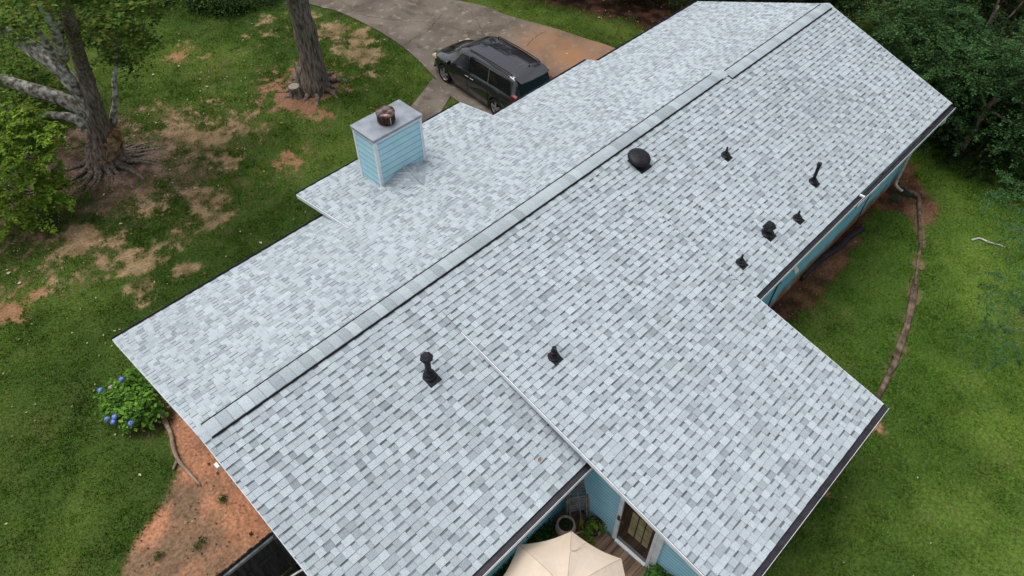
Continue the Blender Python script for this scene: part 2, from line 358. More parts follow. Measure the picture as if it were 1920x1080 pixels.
cl = lerp(A([[.15,.095,.058]]), A([[.36,.165,.092]]), sstep(fbm(X, Y, 1.3, 77, 5)+.16*sstep(X, -1.2, .2)-.03, .28, .72)); cl = cl*(1.0+.5*K['n2'][:, None])
c = lerp(c, cl, K['clay'])
c = lerp(c, lerp(A([[.055,.028,.016]]), A([[.19,.10,.055]]), sstep(K['n2']*.5+K['n1']*.5, .3, .75)), K['wd'])
c = lerp(c, A([[.19,.13,.08]]), K['logd']*.8)
c = lerp(c, A([[.09,.05,.028]]), K['hyd']*.9)
c = lerp(c, lerp(A([[.02,.012,.008]]), A([[.085,.042,.026]]), sstep(K['n2'], .35, .8)), K['woods'])
bare = np.clip(1-np.maximum.reduce([K['tan'], K['rust'], K['ring'], K['base'], K['clay'], K['wd'], K['logd'], K['woods'], K['hyd'], K['litter']*.55, K['thin']*.8]), 0, 1)
Zg = (K['n2']-.5)*.03+(K['n1']-.5)*.05-(1-bare)*.02
far = np.clip((np.maximum(np.abs(X-11)-19, np.abs(Y-10)-24))/10, 0, 1); Zg = Zg*(1-far)
nx, ny = len(gx), len(gy)
I = (np.arange(ny-1)[:, None]*nx+np.arange(nx-1)[None, :]).ravel()
F = np.stack([I, I+1, I+nx+1, I+nx], 1)
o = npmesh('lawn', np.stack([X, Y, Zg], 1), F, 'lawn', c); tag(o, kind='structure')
o.data.polygons.foreach_set('use_smooth', [True]*len(o.data.polygons))

def slab(name, poly, z, th, m):
    n = len(poly); mb = MB()
    mb.add([(x, y, z) for x, y in poly]+[(x, y, z-th) for x, y in poly], [tuple(range(n))]+[(i, i+n, (i+1) % n+n, (i+1) % n) for i in range(n)])
    o = mb.build(name, m); tag(o, kind='structure'); return o
def curve2(pts, sub=5): return [tuple(p) for p in smooth([(x, y, 0) for x, y in pts], sub)[:, :2]]
low = curve2([(13.2,27), (14.65,19.90), (15.22,17.94), (15.38,15.20), (15.15,13.05), (14.72,11.3)])
up = curve2([(21.4,4.2), (21.14,7.72), (20.90,8.87), (20.62,10.39), (20.02,12.63), (19.89,13.98), (18.9,16.5), (18.2,20), (17.2,28)])
DRIVE = low+[(14.25,9.75), (14.2,7.5), (15.7,4.2)]+up
PATH = [(14.61,11.23), (13.6,10.75), (12.6,10.3), (11.6,9.9), (11.4,5.2), (12.4,5.2), (12.7,9.0), (14.64,10.05), (14.72,10.3)]
slab('driveway', DRIVE, .045, .15, 'concrete')
slab('path', PATH, .037, .12, 'concrete')
# cracks in the concrete (thin dark joints with a real width)
mb = MB()
def crack(pts, wd, seed):
    rg = np.random.default_rng(seed); P = smooth([(x, y, 0) for x, y in pts], 7)[:, :2]
    P = P+np.cumsum(rg.normal(0, .012, P.shape), 0)+rg.normal(0, .03, P.shape)
    T = np.gradient(P, axis=0); N = np.stack([-T[:, 1], T[:, 0]], 1); N /= np.linalg.norm(N, axis=1)[:, None]
    W = .7*wd*rg.uniform(.3, 1.2, (len(P), 1))
    vs = [(*p, .049) for p in P+N*W/2]+[(*p, .049) for p in P-N*W/2]; m = len(P)
    mb.add(vs, [(i, i+m, i+m+1, i+1) for i in range(m-1)])
crack([(15.33,13.86), (16.11,14.01), (16.70,14.02), (17.42,14.34), (18.14,14.71)], .05, 1)
crack([(15.80,18.71), (15.72,17.09), (16.65,15.34), (17.35,14.42), (18.00,12.17)], .03, 2)
crack([(18.76,10.30), (19.61,10.51), (20.18,10.54)], .04, 3)
crack([(17.93,11.94), (18.65,12.75), (19.22,14.12), (19.22,15.15)], .025, 4)
crack([(16.78,17.69), (17.50,17.29), (18.23,17.25)], .03, 5)
MT['crack'] = mat('crack_dirt', (.035,.028,.02), (.06,.05,.038), rough=1)
tag(mb.build('driveway_cracks', 'crack'), kind='structure')

# ------------------------------------------------------------------ grass blades, litter
def inside_house(x, y):
    return ((x > .35) & (x < 21) & (y > -4.2) & (y < 4.2)) | ((x > 5.2) & (x < 10.2) & (y < 0) & (y > -7.7)) | ((x > 5.9) & (x < 11) & (y > 0) & (y < 5.4)) | ((x < 5.2) & (x > .3) & (y < -4.2) & (y > -9.5))
def grass(n):
    x = rng.uniform(-9, 28, n); y = rng.uniform(-14, 31, n)
    keep = ~inside_house(x, y) & ~in_poly(x, y, DRIVE) & ~in_poly(x, y, PATH)
    edge = np.minimum.reduce([x+9, 28-x, y+14, 31-y]); keep &= rng.uniform(0, 1, n) < np.clip(edge/4, 0, 1)
    x = x[keep]; y = y[keep]; k = masks(x, y)
    b = 1-np.maximum.reduce([k['tan'], k['rust'], k['ring'], k['base'], k['clay'], k['wd'], k['logd'], k['woods'], k['hyd'], k['litter']*.5, k['thin']*.75])
    ok = rng.uniform(0, 1, len(x)) < b*(.35+.9*sstep(fbm(x, y, 2.2, 91, 3), .3, .65)); x = x[ok]; y = y[ok]; n1 = k['n1'][ok]; n3 = k['n3'][ok]
    m = len(x); a = rng.uniform(0, 2*math.pi, m); h = rng.uniform(.03, .075, m); wd = rng.uniform(.012, .024, m); ln = rng.uniform(.02, .07, m); b2 = rng.uniform(0, 2*math.pi, m)
    z0 = -.02+0*x
    P0 = np.stack([x-np.cos(a)*wd, y-np.sin(a)*wd, z0], 1); P1 = np.stack([x+np.cos(a)*wd, y+np.sin(a)*wd, z0], 1)
    P2 = np.stack([x+np.cos(b2)*ln, y+np.sin(b2)*ln, z0+h+.01], 1)
    V = np.stack([P0, P1, P2], 1).reshape(-1, 3); Fc = np.arange(3*m).reshape(-1, 3)
    t = rng.uniform(0, 1, m)*.6+.4*sstep(n3*.6+n1*.4, .3, .7)
    C = lerp(A([[.045,.085,.012]]), A([[.135,.20,.028]]), t); C = C*(.72+.56*sstep(fbm(x, y, 5.5, 31, 2), .25, .75))[:, None]*A([[.92, 1.13, .75]]); yl = rng.uniform(0, 1, m) < .07; C[yl] = A([.16,.15,.05])
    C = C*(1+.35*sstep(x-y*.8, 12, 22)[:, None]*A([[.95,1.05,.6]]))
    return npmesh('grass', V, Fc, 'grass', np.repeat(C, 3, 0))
tag(grass(1500000), 'short green lawn grass growing around the house', 'grass', kind='stuff')

def litter(n):
    out = []; cols = []
    x = rng.uniform(-5, 27, n); y = rng.uniform(-13, 30, n); k = fbm(x, y, .3, 60, 3)
    near = np.exp(-((x-7)**2+(y-15)**2)/90)*1.0+.05+.9*(x > 22.5)
    ok = (rng.uniform(0, 1, n) < near*sstep(k, .25, .6)) & ~inside_house(x, y); x = x[ok]; y = y[ok]; m = len(x)
    s = rng.uniform(.018, .042, m)*np.where(rng.uniform(0, 1, m) < .08, 1.7, 1); a = rng.uniform(0, 6.28, m)
    V = []
    for i, (r, da) in enumerate([(1, 0), (.55, 1.2), (1, 2.6), (.6, 4.3)]):
        V.append(np.stack([x+s*r*np.cos(a+da), y+s*r*np.sin(a+da), .045+rng.uniform(0, .035, m)], 1))
    V = np.stack(V, 1).reshape(-1, 3); Fc = np.arange(4*m).reshape(-1, 4)
    P = A([[.34,.25,.13],[.26,.15,.07],[.46,.38,.22],[.20,.10,.05],[.52,.46,.34]]); C = P[rng.integers(0, 5, m)]*rng.uniform(.6, 1.1, (m, 1))
    return npmesh('fallen_leaves', V, Fc, 'litter', np.repeat(C, 4, 0))
tag(litter(9000), 'small dry tan leaves scattered over the lawn', 'leaves', kind='stuff')

# ------------------------------------------------------------------ shingles
PAL = A([[.435,.480,.500],[.460,.505,.525],[.415,.460,.480],[.385,.425,.445],[.340,.375,.395],[.295,.328,.345],[.262,.292,.308]])*A([[.975,1.0,1.012]])
PAL = PAL*.72+PAL.mean(0)*.27
PW = A([.24,.19,.20,.16,.12,.06,.03])
def shingle_plane(name, O, U, Vv, L, Wd, parent, seed, ridge_frac=.0, lift=.0, expo=.146):
    """O: eave corner, U: unit vector along the eave, Vv: unit vector up the slope, L along, Wd up."""
    rg = np.random.default_rng(seed); O = A(O, float) if False else np.array(O, float); U = np.array(U, float); Vv = np.array(Vv, float)
    N = np.cross(U, Vv); N /= np.linalg.norm(N)
    if N[2] < 0: N = -N
    O = O+N*lift
    vs = []; cs = []; fs = []
    def quadbox(u0, u1, v0, v1, h0, h1, col, butt=True):
        b = len(vs)
        for (u, v, h) in [(u0,v0,0),(u1,v0,0),(u1,v1,0),(u0,v1,0),(u0,v0,h0),(u1,v0,h0),(u1,v1,h1),(u0,v1,h1)]:
            vs.append(O+U*u+Vv*v+N*h); cs.append(col)
        fs.extend([(b+4,b+5,b+6,b+7),(b+1,b+2,b+6,b+5),(b+3,b,b+4,b+7)])
        if butt:                       # dark cut asphalt edge; its foot juts out as a painted contact shadow
            for (u, v, h) in [(u0,v0-.006,0),(u1,v0-.006,0),(u1,v0-.001,h0),(u0,v0-.001,h0)]:
                vs.append(O+U*u+Vv*v+N*h); cs.append(A([.05,.055,.065]))
            fs.append((b+8,b+9,b+10,b+11))
    rows = int(math.ceil(Wd/expo))
    for r in range(rows):
        v0 = r*expo; v1 = min(Wd, v0+expo); u = 0; hi = rg.random() < .5
        off = rg.uniform(-.1, 0); u = off
        while u < L:
            w_ = rg.uniform(.10, .21) if hi else rg.uniform(.09, .19)
            if rg.random() < .1: w_ *= 1.5
            a0 = max(0, u); a1 = min(L, u+w_)
            if a1-a0 > .004:
                col = PAL[rg.choice(7, p=PW)]*rg.uniform(.95, 1.05)*(.93+.14*fbm(np.array([O[0]+u]), np.array([O[1]+U[1]*u+Vv[1]*v0]), .35, 9, 3)[0])*A([1+.0*u, 1, 1])
                if not hi: col = col*.92
                t = .014 if hi else .0075
                gp = .0035
                j = rg.uniform(-.003, .003)
                quadbox(a0+gp/2, a1-gp/2, v0+j, v1+.012, t, .0005 if not hi else .001, col)
                if not hi:      # the dark factory shadow line printed under the course above
                    quadbox(a0, a1, v1-rg.uniform(.030, .044), v1+.004, t*.32+.0012, .0018, A([.14,.155,.172])*rg.uniform(.75, 1.5), False)
            u += w_; hi = (not hi) if rg.random() < .86 else hi
    # the underlay sheet
    b = len(vs)
    for (u, v) in [(0, 0), (L, 0), (L, Wd), (0, Wd)]: vs.append(O+U*u+Vv*v-N*.004); cs.append(A([.10,.12,.14]))
    fs.append((b, b+1, b+2, b+3))
    V = np.array(vs); C = np.array(cs); Fq = np.array(fs)
    return npmesh(name, V, Fq, 'shingle', C, parent)

H, P, WB, WF = 4.6, 0.3340, 4.69, 4.6
XE, X1 = 21.38, 15.78
cs_ = 1/math.sqrt(1+P*P)
house = thing('house', 'long single storey blue sided house under a pale grey shingle roof', 'house', (10.7, 0, 0))
YR = -.14; H2 = H+P*YR; WB2 = 4.40
r1 = shingle_plane('roof_slope', (0,-WF,H-P*WF), (1,0,0), (0,cs_,P*cs_), X1, WF/cs_, house, 1)
r2 = shingle_plane('roof_slope', (0,WB,H-P*WB), (1,0,0), (0,-cs_,P*cs_), X1, WB/cs_, house, 2)
r3 = shingle_plane('roof_slope', (X1,-WF,H-P*WF), (1,0,0), (0,cs_,P*cs_), XE-X1, (WF+YR)/cs_, house, 3)
r4 = shingle_plane('roof_slope', (X1,WB2,H2-P*(WB2-YR)), (1,0,0), (0,-cs_,P*cs_), XE-X1, (WB2-YR)/cs_, house, 4)
# shed roof over the rear wing
Q = .236; XL, XR, YE = 4.88, 10.47, -7.97
qc = 1/math.sqrt(1+Q*Q); zE = 4.37-Q*(-YE-.70)
r5 = shingle_plane('roof_slope', (XL,YE,zE), (1,0,0), (0,qc,Q*qc), XR-XL, (-YE-.70)/qc, house, 5, lift=.006)
# shed roof over the chimney room
Q2 = .16; BX0, BX1, BY = 5.54, 11.30, 5.82
q2c = 1/math.sqrt(1+Q2*Q2); BZ = 3.45-Q2*(BY-3.44)
r6 = shingle_plane('roof_slope', (BX0,BY,BZ), (1,0,0), (0,-q2c,Q2*q2c), BX1-BX0, (BY-3.44)/q2c, house, 6, lift=.006)
# roof decks / soffits under the planes
def deck_under(pts, th, name='soffit', m='soffit'):
    mb = MB(); n = len(pts)
    top = [(x, y, z-.008) for x, y, z in pts]; bot = [(x, y, z-th) for x, y, z in pts]
    mb.add(top+bot, [tuple(range(n)), tuple(range(2*n-1, n-1, -1))]+[(i, (i+1) % n, (i+1) % n+n, i+n) for i in range(n)])
    return mb.build(name, m, house)
zf = lambda y: H-P*abs(y)
e = .012
deck_under([(e,-WF+e,zf(WF)), (XE-e,-WF+e,zf(WF)), (XE-e,YR,H2), (X1,YR,H2), (X1,0,H), (e,0,H)], .16)
deck_under([(e,0,H), (X1-e,0,H), (X1-e,WB-e,zf(WB)), (e,WB-e,zf(WB))], .16)
deck_under([(X1,YR,H2), (XE-e,YR,H2), (XE-e,WB2-e,H2-P*(WB2-YR)), (X1,WB2-e,H2-P*(WB2-YR))], .16)
deck_under([(XL+e,YE+e,zE), (XR-e,YE+e,zE), (XR-e,-.72,4.365), (XL+e,-.72,4.365)], .13)
deck_under([(BX0+e,BY-e,BZ), (BX1-e,BY-e,BZ), (BX1-e,3.46,3.445), (BX0+e,3.46,3.445)], .13)
# rake trim boards: white edges seen along the gables
def rake(p, q, nm='rake_trim', wd=.02, ht=.13):
    mb = MB(); p = Vector(p); q = Vector(q); p.z -= ht/2+.006; q.z -= ht/2+.006
    mb.bar(p, q, wd, ht); return mb.build(nm, 'trim', house)
rake((-.001,-WF,zf(WF)), (-.001,0,H), wd=.014); rake((-.001,0,H), (-.001,WB,zf(WB)), wd=.014)
rake((XE+.012,-WF,zf(WF)), (XE+.012,YR,H2)); rake((XE+.012,YR,H2), (XE+.012,WB2,H2-P*(WB2-YR)))
rake((XL-.014,YE,zE+.006), (XL-.014,-1.3,4.236), wd=.018, ht=.11); rake((XR+.008,YE,zE+.006), (XR+.008,-4.66,3.446), wd=.014, ht=.11)
rake((BX0-.014,BY,BZ+.006), (BX0-.014,3.46,3.451), ht=.11); rake((BX1+.014,BY,BZ+.006), (BX1+.014,3.46,3.451), ht=.11)
rake((X1+.012,0,H), (X1+.012,WB,zf(WB)), wd=.016, ht=.1)
# gutters
def gutter(x0, x1, y, z, s, w_=.125, caps=True):      # s=-1: front (outer side at -y)
    mb = MB(); t = .012
    a, b = y, y+s*w_
    ya, yb = min(a, b), max(a, b)
    mb.box(x0, x1, ya, yb, z-.11, z-.10)
    yo = b; mb.box(x0, x1, min(yo, yo-s*t), max(yo, yo-s*t), z-.11, z)
    mb.box(x0, x1, min(a, a+s*t), max(a, a+s*t), z-.11, z-.01)
    mb.box(x0, x1, ya+t+.001, yb-t-.001, z-.035, z-.024)        # dark leaf guard
    o = mb.build('gutter', 'gutter', house)
    l2 = MB(); l2.box(x0, x1, min(yo, yo+s*.009), max(yo, yo+s*.009), z-.112, z+.004); l2.build('gutter_lip', 'whitemetal', o) if False else None
    if caps:
        l2 = MB(); l2.box(x0, x1, min(yo+s*.001, yo+s*.008), max(yo+s*.001, yo+s*.008), z-.105, z+.003)
        c_ = l2.build('gutter_lip', 'whitemetal'); c_.parent = o; c_.data.transform(Matrix.Translation(-house.location))
    return o
zg = zf(WF)-.012
gutter(0.0, XL+.3, -WF-.004, zg, -1)
gutter(XR-.35, X1, -WF-.004, zg, -1)
gutter(X1-.42, XE, -WF-.03, zg-.055, -1)
gutter(XL, XR, YE-.004, zE-.01, -1)
gutter(0.0, BX0+.05, WB+.004, zf(WB)-.012, 1, .10, False)
gutter(BX1+.02, X1, WB+.004, zf(WB)-.012, 1, .10, False)
gutter(X1+.03, XE, WB2+.004, H2-P*(WB2-YR)-.012, 1, .10, False)
gutter(BX0, BX1, BY+.004, BZ-.01, 1, .09, False)
mb = MB(); mb.box(X1-.10, X1-.04, -WF-.15, -WF-.02, zg-.05, zg+.02); mb.build('gutter_bracket', 'whitemetal', house)

# ridge vents with cap shingles
def ridge_vent(x0, x1, y0, hz, seed):
    mb = MB(); wv = .165
    def prof(t): return hz+.075-P*abs(t)*.92
    for s in (-1, 1):
        if s < 0: mb.box(x0+.002, x1-.002, y0-wv-.018, y0-wv, prof(wv)-.055, prof(wv)-.004); continue
        mb.add([(x0,y0+s*wv,prof(wv)-.004),(x1,y0+s*wv,prof(wv)-.004),(x1,y0+s*(wv+.004),prof(wv)-.055),(x0,y0+s*(wv+.004),prof(wv)-.055)], [(0,1,2,3)])
        mb.add([(x0,y0+s*(wv+.03),prof(wv+.03)-.055),(x1,y0+s*(wv+.03),prof(wv+.03)-.055),(x1,y0+s*(wv-.02),prof(wv)-.03),(x0,y0+s*(wv-.02),prof(wv)-.03)], [(0,1,2,3)])
        e2 = .048 if s > 0 else .010; mb.box(x0+.002, x1-.002, *sorted((y0+s*wv, y0+s*(wv+e2))), prof(wv)-.05, prof(wv)-.012)
    mb.add([(x0+.005,y0-wv,prof(wv)-.06),(x0+.005,y0+wv,prof(wv)-.06),(x0+.005,y0+wv,prof(wv)-.006),(x0+.005,y0,hz+.06),(x0+.005,y0-wv,prof(wv)-.006)], [(0,1,2,3,4)])
    vt = mb.build('ridge_vent', 'ventedge', house)
    rg = np.random.default_rng(seed); cb = MB(); x = x0; n = 9
    while x < x1-.02:
        xe = min(x1, x+.215); col = PAL[rg.choice([1,2,2,3,3,4,4,5])]*rg.uniform(.88, .98)
        vs = []; 
        for xx, h in ((x, .004), (xe+.02, .014)):
            for k in range(n):
                t = -wv+2*wv*k/(n-1); zz = hz+.078-P*math.sqrt(t*t+.0022)*.95+h
                vs.append((xx, y0+t, zz))
        for k in range(n):
            t = -wv+2*wv*k/(n-1); vs.append((xe+.02, y0+t, hz+.078-P*math.sqrt(t*t+.0022)*.95))
        cb.add(vs[:2*n], [(k, k+1, n+k+1, n+k) for k in range(n-1)], col); cb.add([(p_[0]+dx, p_[1], p_[2]+dz) for p_ in vs[n:2*n] for dx, dz in ((0, .0), (.010, -.008))], [(2*k, 2*k+2, 2*k+3, 2*k+1) for k in range(n-1)], (.2,.22,.235))
        x = xe
    o = cb.build('ridge_cap', 'shingle'); o.parent = vt; o.data.transform(Matrix.Translation(-house.location))
    return vt
ridge_vent(.14, 15.56, 0, H-.036, 21); ridge_vent(15.82, 21.25, YR, H2-.036, 22)
mb = MB(); mb.box(15.5, 15.9, -.15, .15, H-.03, H-.012)
for (a, b) in ((.0, .17), (15.53, 15.85), (21.22, 21.39)):
    cb = MB(); y0, hz = (0, H) if a < 15.6 else (YR, H2)
    cb.add([(a,y0-.17,hz+.018-P*.17),(b,y0-.17,hz+.018-P*.17),(b,y0,hz+.024),(a,y0,hz+.024),(b,y0+.17,hz+.018-P*.17),(a,y0+.17,hz+.018-P*.17)], [(0,1,2,3),(3,2,4,5)], PAL[2])
    cb.build('ridge_cap', 'shingle', house)

# ------------------------------------------------------------------ walls of lap siding
def lap_wall(name, p0, p1, z0, ztop, m, parent, out, expo=.17, ranges=None, holes=()):
    """vertical wall from p0 to p1 (xy); out = outward normal; ztop number or function of s"""
    p0 = Vector((*p0, 0)); p1 = Vector((*p1, 0)); L = (p1-p0).length; U = (p1-p0)/L; N = Vector((*out, 0))
    mb = MB(); z = z0; zt = ztop if callable(ztop) else (lambda s: ztop)
    zmax = max(zt(L*i/20) for i in range(21))
    while z < zmax-.01:
        ze = z+expo
        NS = 400
        ss = [L*i/NS for i in range(NS+1) if zt(L*i/NS) >= z+.004]
        if not ss: break
        s0, s1 = min(ss), max(ss)
        st_ = [L*i/NS for i in range(NS+1) if zt(L*i/NS) >= ze+.02]; za = min(ze+.02, zmax)
        if st_: t0, t1 = min(st_), max(st_)
        else: sm_ = max(range(NS+1), key=lambda i: zt(L*i/NS)); t0 = t1 = L*sm_/NS
        if not callable(ztop): za = min(ze+.02, ztop); t0, t1 = s0, s1
        segs = [(s0, s1, t0, t1)]
        for h0, h1, hz0, hz1 in holes:
            if z < hz1-.02 and ze > hz0+.02:
                segs = [(s0, h0, t0, h0), (h1, s1, h1, max(h1, t1))]
        for a, b, ta, tb in segs:
            if b-a < .02: continue
            q = [p0+U*a, p0+U*b]; qt = [p0+U*ta, p0+U*tb]; Zb = Vector((0, 0, z)); Za = Vector((0, 0, za))
            mb.hexa([q[0]-N*.02+Zb, q[1]-N*.02+Zb, q[1]+N*.014+Zb, q[0]+N*.014+Zb], [qt[0]-N*.02+Za, qt[1]-N*.02+Za, qt[1]+N*.002+Za, qt[0]+N*.002+Za])
        z = ze
    return mb.build(name, m, parent)
wx0, wx1, wyf, wyb = .35, 21.0, -4.2, 4.2
wt = zf(4.2)-.17
lap_wall('wall', (wx0,wyf), (5.2,wyf), .05, wt, 'wallsiding', house, (0,-1))
lap_wall('wall', (10.2,wyf), (wx1,wyf), .05, wt, 'wallsiding', house, (0,-1))
lap_wall('wall', (wx0,wyb), (5.9,wyb), .05, wt, 'wallsiding', house, (0,1))
lap_wall('wall', (11.0,wyb), (15.5,wyb), .05, wt, 'wallsiding', house, (0,1))
lap_wall('wall', (15.5,4.0), (wx1,4.0), .05, wt-.02, 'wallsiding', house, (0,1))
lap_wall('wall', (wx0,wyf), (wx0,wyb), .05, lambda s: H-P*abs(s-4.2)-.18, 'wallsiding', house, (-1,0))
lap_wall('wall', (wx1,wyf), (wx1,4.0), .05, lambda s: H-P*abs(s-4.2)-.20, 'wallsiding', house, (1,0))
DY0, DY1, DZ0, DZ1 = -5.37, -6.30, .66, 2.72
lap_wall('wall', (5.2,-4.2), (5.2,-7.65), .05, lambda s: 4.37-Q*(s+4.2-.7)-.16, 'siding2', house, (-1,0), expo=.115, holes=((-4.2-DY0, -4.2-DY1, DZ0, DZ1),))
lap_wall('wall', (10.2,-4.2), (10.2,-7.65), .05, lambda s: 4.37-Q*(s+4.2-.7)-.16, 'wallsiding', house, (1,0))
lap_wall('wall', (5.2,-7.65), (10.2,-7.65), .05, zE-.09, 'wallsiding', house, (0,-1))
lap_wall('wall', (5.9,4.2), (5.9,5.45), .05, 2.98, 'wallsiding', house, (-1,0))
lap_wall('wall', (11.0,4.2), (11.0,5.45), .05, 2.98, 'wallsiding', house, (1,0))
lap_wall('wall', (5.9,5.45), (11.0,5.45), .05, 2.95, 'wallsiding', house, (0,1))
# foundation strip
mb = MB(); mb.box(wx0+.03, wx1-.03, -4.17, 4.1, -.3, .3); mb.build('foundation', 'concrete', house)

# patio door: white frame, glass, handle
dr = MB(); fr = .095; x0 = 5.2
dr.box(5.13, 5.235, DY0-fr, DY0, DZ0, DZ1); dr.box(5.13, 5.235, DY1, DY1+fr*.75, DZ0, DZ1)
dr.box(5.13, 5.235, DY1+fr*.75, DY0-fr, DZ1-.1, DZ1); dr.box(5.10, 5.235, DY1+fr*.75, DY0-fr, DZ0, DZ0+.05)
door = dr.build('patio_door', 'trim', house)
g_ = MB(); g_.box(5.165, 5.175, DY1+fr*.75, DY0-fr, DZ0+.05, DZ1-.1)
def sub(mb, name, m, par, **k):
    o = mb.build(name, m, None, **k); o.parent = par; off = Vector((0,0,0)); q = par
    while q is not None: off += q.location; q = q.parent
    o.data.transform(Matrix.Translation(-off)); return o
sub(g_, 'glass', 'doorglass', door)
h_ = MB(); h_.box(5.115, 5.129, DY0-.085, DY0-.03, 1.6, 1.78); h_.bar((5.1,DY0-.06,1.72), (5.1,DY0-.2,1.69), .02, .02); h_.bar((5.13,DY0-.06,1.72), (5.09,DY0-.06,1.72), .025, .025)
sub(h_, 'handle', 'rustside', door)
l_ = MB()
for k in range(3):
    for j in range(4): l_.box(5.158, 5.164, DY1+.14+k*.17, DY1+.28+k*.17, 1.35+j*.24, 1.56+j*.24)
sub(l_, 'lattice_panes', 'curtain', door)
mb = MB(); mb.box(5.14, 5.24, DY1-.13, DY1-.002, DZ0, DZ1); mb.build('door_trim', 'trim', house)

# chimney
CX0, CX1, CY0, CY1, CZ = 7.12, 8.59, 4.22, 5.06, 4.72
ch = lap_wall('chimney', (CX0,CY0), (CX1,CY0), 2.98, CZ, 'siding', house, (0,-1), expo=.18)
def chw(a, b, out): 
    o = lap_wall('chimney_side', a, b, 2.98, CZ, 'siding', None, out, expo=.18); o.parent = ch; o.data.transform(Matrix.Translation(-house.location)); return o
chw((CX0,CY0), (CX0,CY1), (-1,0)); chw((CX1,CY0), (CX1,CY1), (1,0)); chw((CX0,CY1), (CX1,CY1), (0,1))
w_ = .085; t = .022
for (x, sx) in ((CX0, 1), (CX1, -1)):
    for (y, sy) in ((CY0, 1), (CY1, -1)):
        mb = MB(); yo = y-sy*t; xo = x-sx*t
        mb.box(min(xo, x+sx*w_*.7), max(xo, x+sx*w_*.7), min(yo, y), max(yo, y), 3.0, CZ-.004)
        mb.box(min(xo, x), max(xo, x), min(y, y+sy*w_*.6), max(y, y+sy*w_*.6), 3.0, CZ-.004)
        sub(mb, 'corner_trim', 'trim', ch)
mb = MB(); mb.box(CX0-.03, CX1+.03, CY0-.03, CY1+.03, CZ-.05, CZ-.003); sub(mb, 'top_trim', 'trim', ch)
mb = MB(); q = .05
mb.add([(CX0-q,CY0-q,CZ),(CX1+q,CY0-q,CZ),(CX1+q,CY1+q,CZ),(CX0-q,CY1+q,CZ),(CX0-q,CY0-q,CZ+.075),(CX1+q,CY0-q,CZ+.075),(CX1+q,CY1+q,CZ+.075),(CX0-q,CY1+q,CZ+.075),(7.78,4.6,CZ+.10)],
       [(0,3,2,1),(0,1,5,4),(1,2,6,5),(2,3,7,6),(3,0,4,7),(4,5,8),(5,6,8),(6,7,8),(7,4,8)])
sub(mb, 'chimney_cap', 'capmetal', ch, bevel=.006)
mb = MB(); mb.lathe([(.2,.0),(.215,.05),(.22,.06),(.22,.31),(.226,.315)], 28, 7.80, 4.56, CZ+.09, cap=False)
for k in range(28):
    a = 2*math.pi*k/28; mb.bar((7.80+.222*math.cos(a),4.56+.222*math.sin(a),CZ+.13), (7.80+.222*math.cos(a),4.56+.222*math.sin(a),CZ+.36), .006, .006, up=(1,0,0))
sub(mb, 'flue_pipe', 'rustside', ch)
mb = MB(); mb.lathe([(.225,.0),(.24,.02),(.24,.06),(.232,.075),(.12,.09),(.002,.095)], 28, 7.80, 4.56, CZ+.33); sub(mb, 'flue_cap', 'rustmetal', ch, smooth_=True)
mb = MB(); mb.bar((7.76,4.325,CZ+.14), (7.76,4.325,CZ+.33), .02, .01, up=(0,1,0)); sub(mb, 'flue_strap', 'chrome', ch)
# cricket behind the chimney
def zb(y): return 3.45-Q2*(y-3.44) if y > 3.44 else H-P*y
hp = zb(CY0)+.25; pkx = 7.86; yb_ = CY0-1.0
def patch(a, b, c3, nm, seed, sc=.15):
    """shingled triangle a (outer corner at chimney), b (peak at chimney), c3 (upslope end)"""
    a, b, c3 = map(lambda q_: np.array(q_, float), (a, b, c3)); rg = np.random.default_rng(seed); cb = MB(); n = 7
    Nn = np.cross(b-a, c3-a); Nn /= np.linalg.norm(Nn); Nn = Nn if Nn[2] > 0 else -Nn
    for i in range(n):
        f0, f1 = i/n, (i+1)/n; p0 = a+(b-a)*f0; p1 = a+(b-a)*f1; e0 = c3-p0; e1 = c3-p1
        q0 = a+(c3-a)*f0; 
        lo0, lo1 = a+(b-a)*f0, a+(c3-a)*0
        # strips parallel to edge a->c3
        s0 = (a+(b-a)*f0, c3+(b-c3)*f0); s1 = (a+(b-a)*f1, c3+(b-c3)*f1)
        m_ = max(2, int(np.linalg.norm(s0[1]-s0[0])/.17))
        for k in range(m_):
            t0, t1 = k/m_, (k+1)/m_-.008
            col = PAL[rg.choice([1,2,3,3,4,4,5,6])]*rg.uniform(.85, 1)
            h0, h1 = .012, .003
            cb.add([s0[0]*(1-t0)+s0[1]*t0+Nn*h0, s0[0]*(1-t1)+s0[1]*t1+Nn*h0, s1[0]*(1-t1)+s1[1]*t1+Nn*h1, s1[0]*(1-t0)+s1[1]*t0+Nn*h1], [(0,1,2,3)], col)
    return cb.build(nm, 'shingle', house)
patch((CX0,CY0-.01,zb(CY0)+.01), (pkx,CY0-.01,hp), (pkx-.12,yb_,zb(yb_)-.03), 'cricket', 31)
patch((CX1,CY0-.01,zb(CY0)+.01), (pkx,CY0-.01,hp), (pkx-.12,yb_,zb(yb_)-.03), 'cricket', 32)

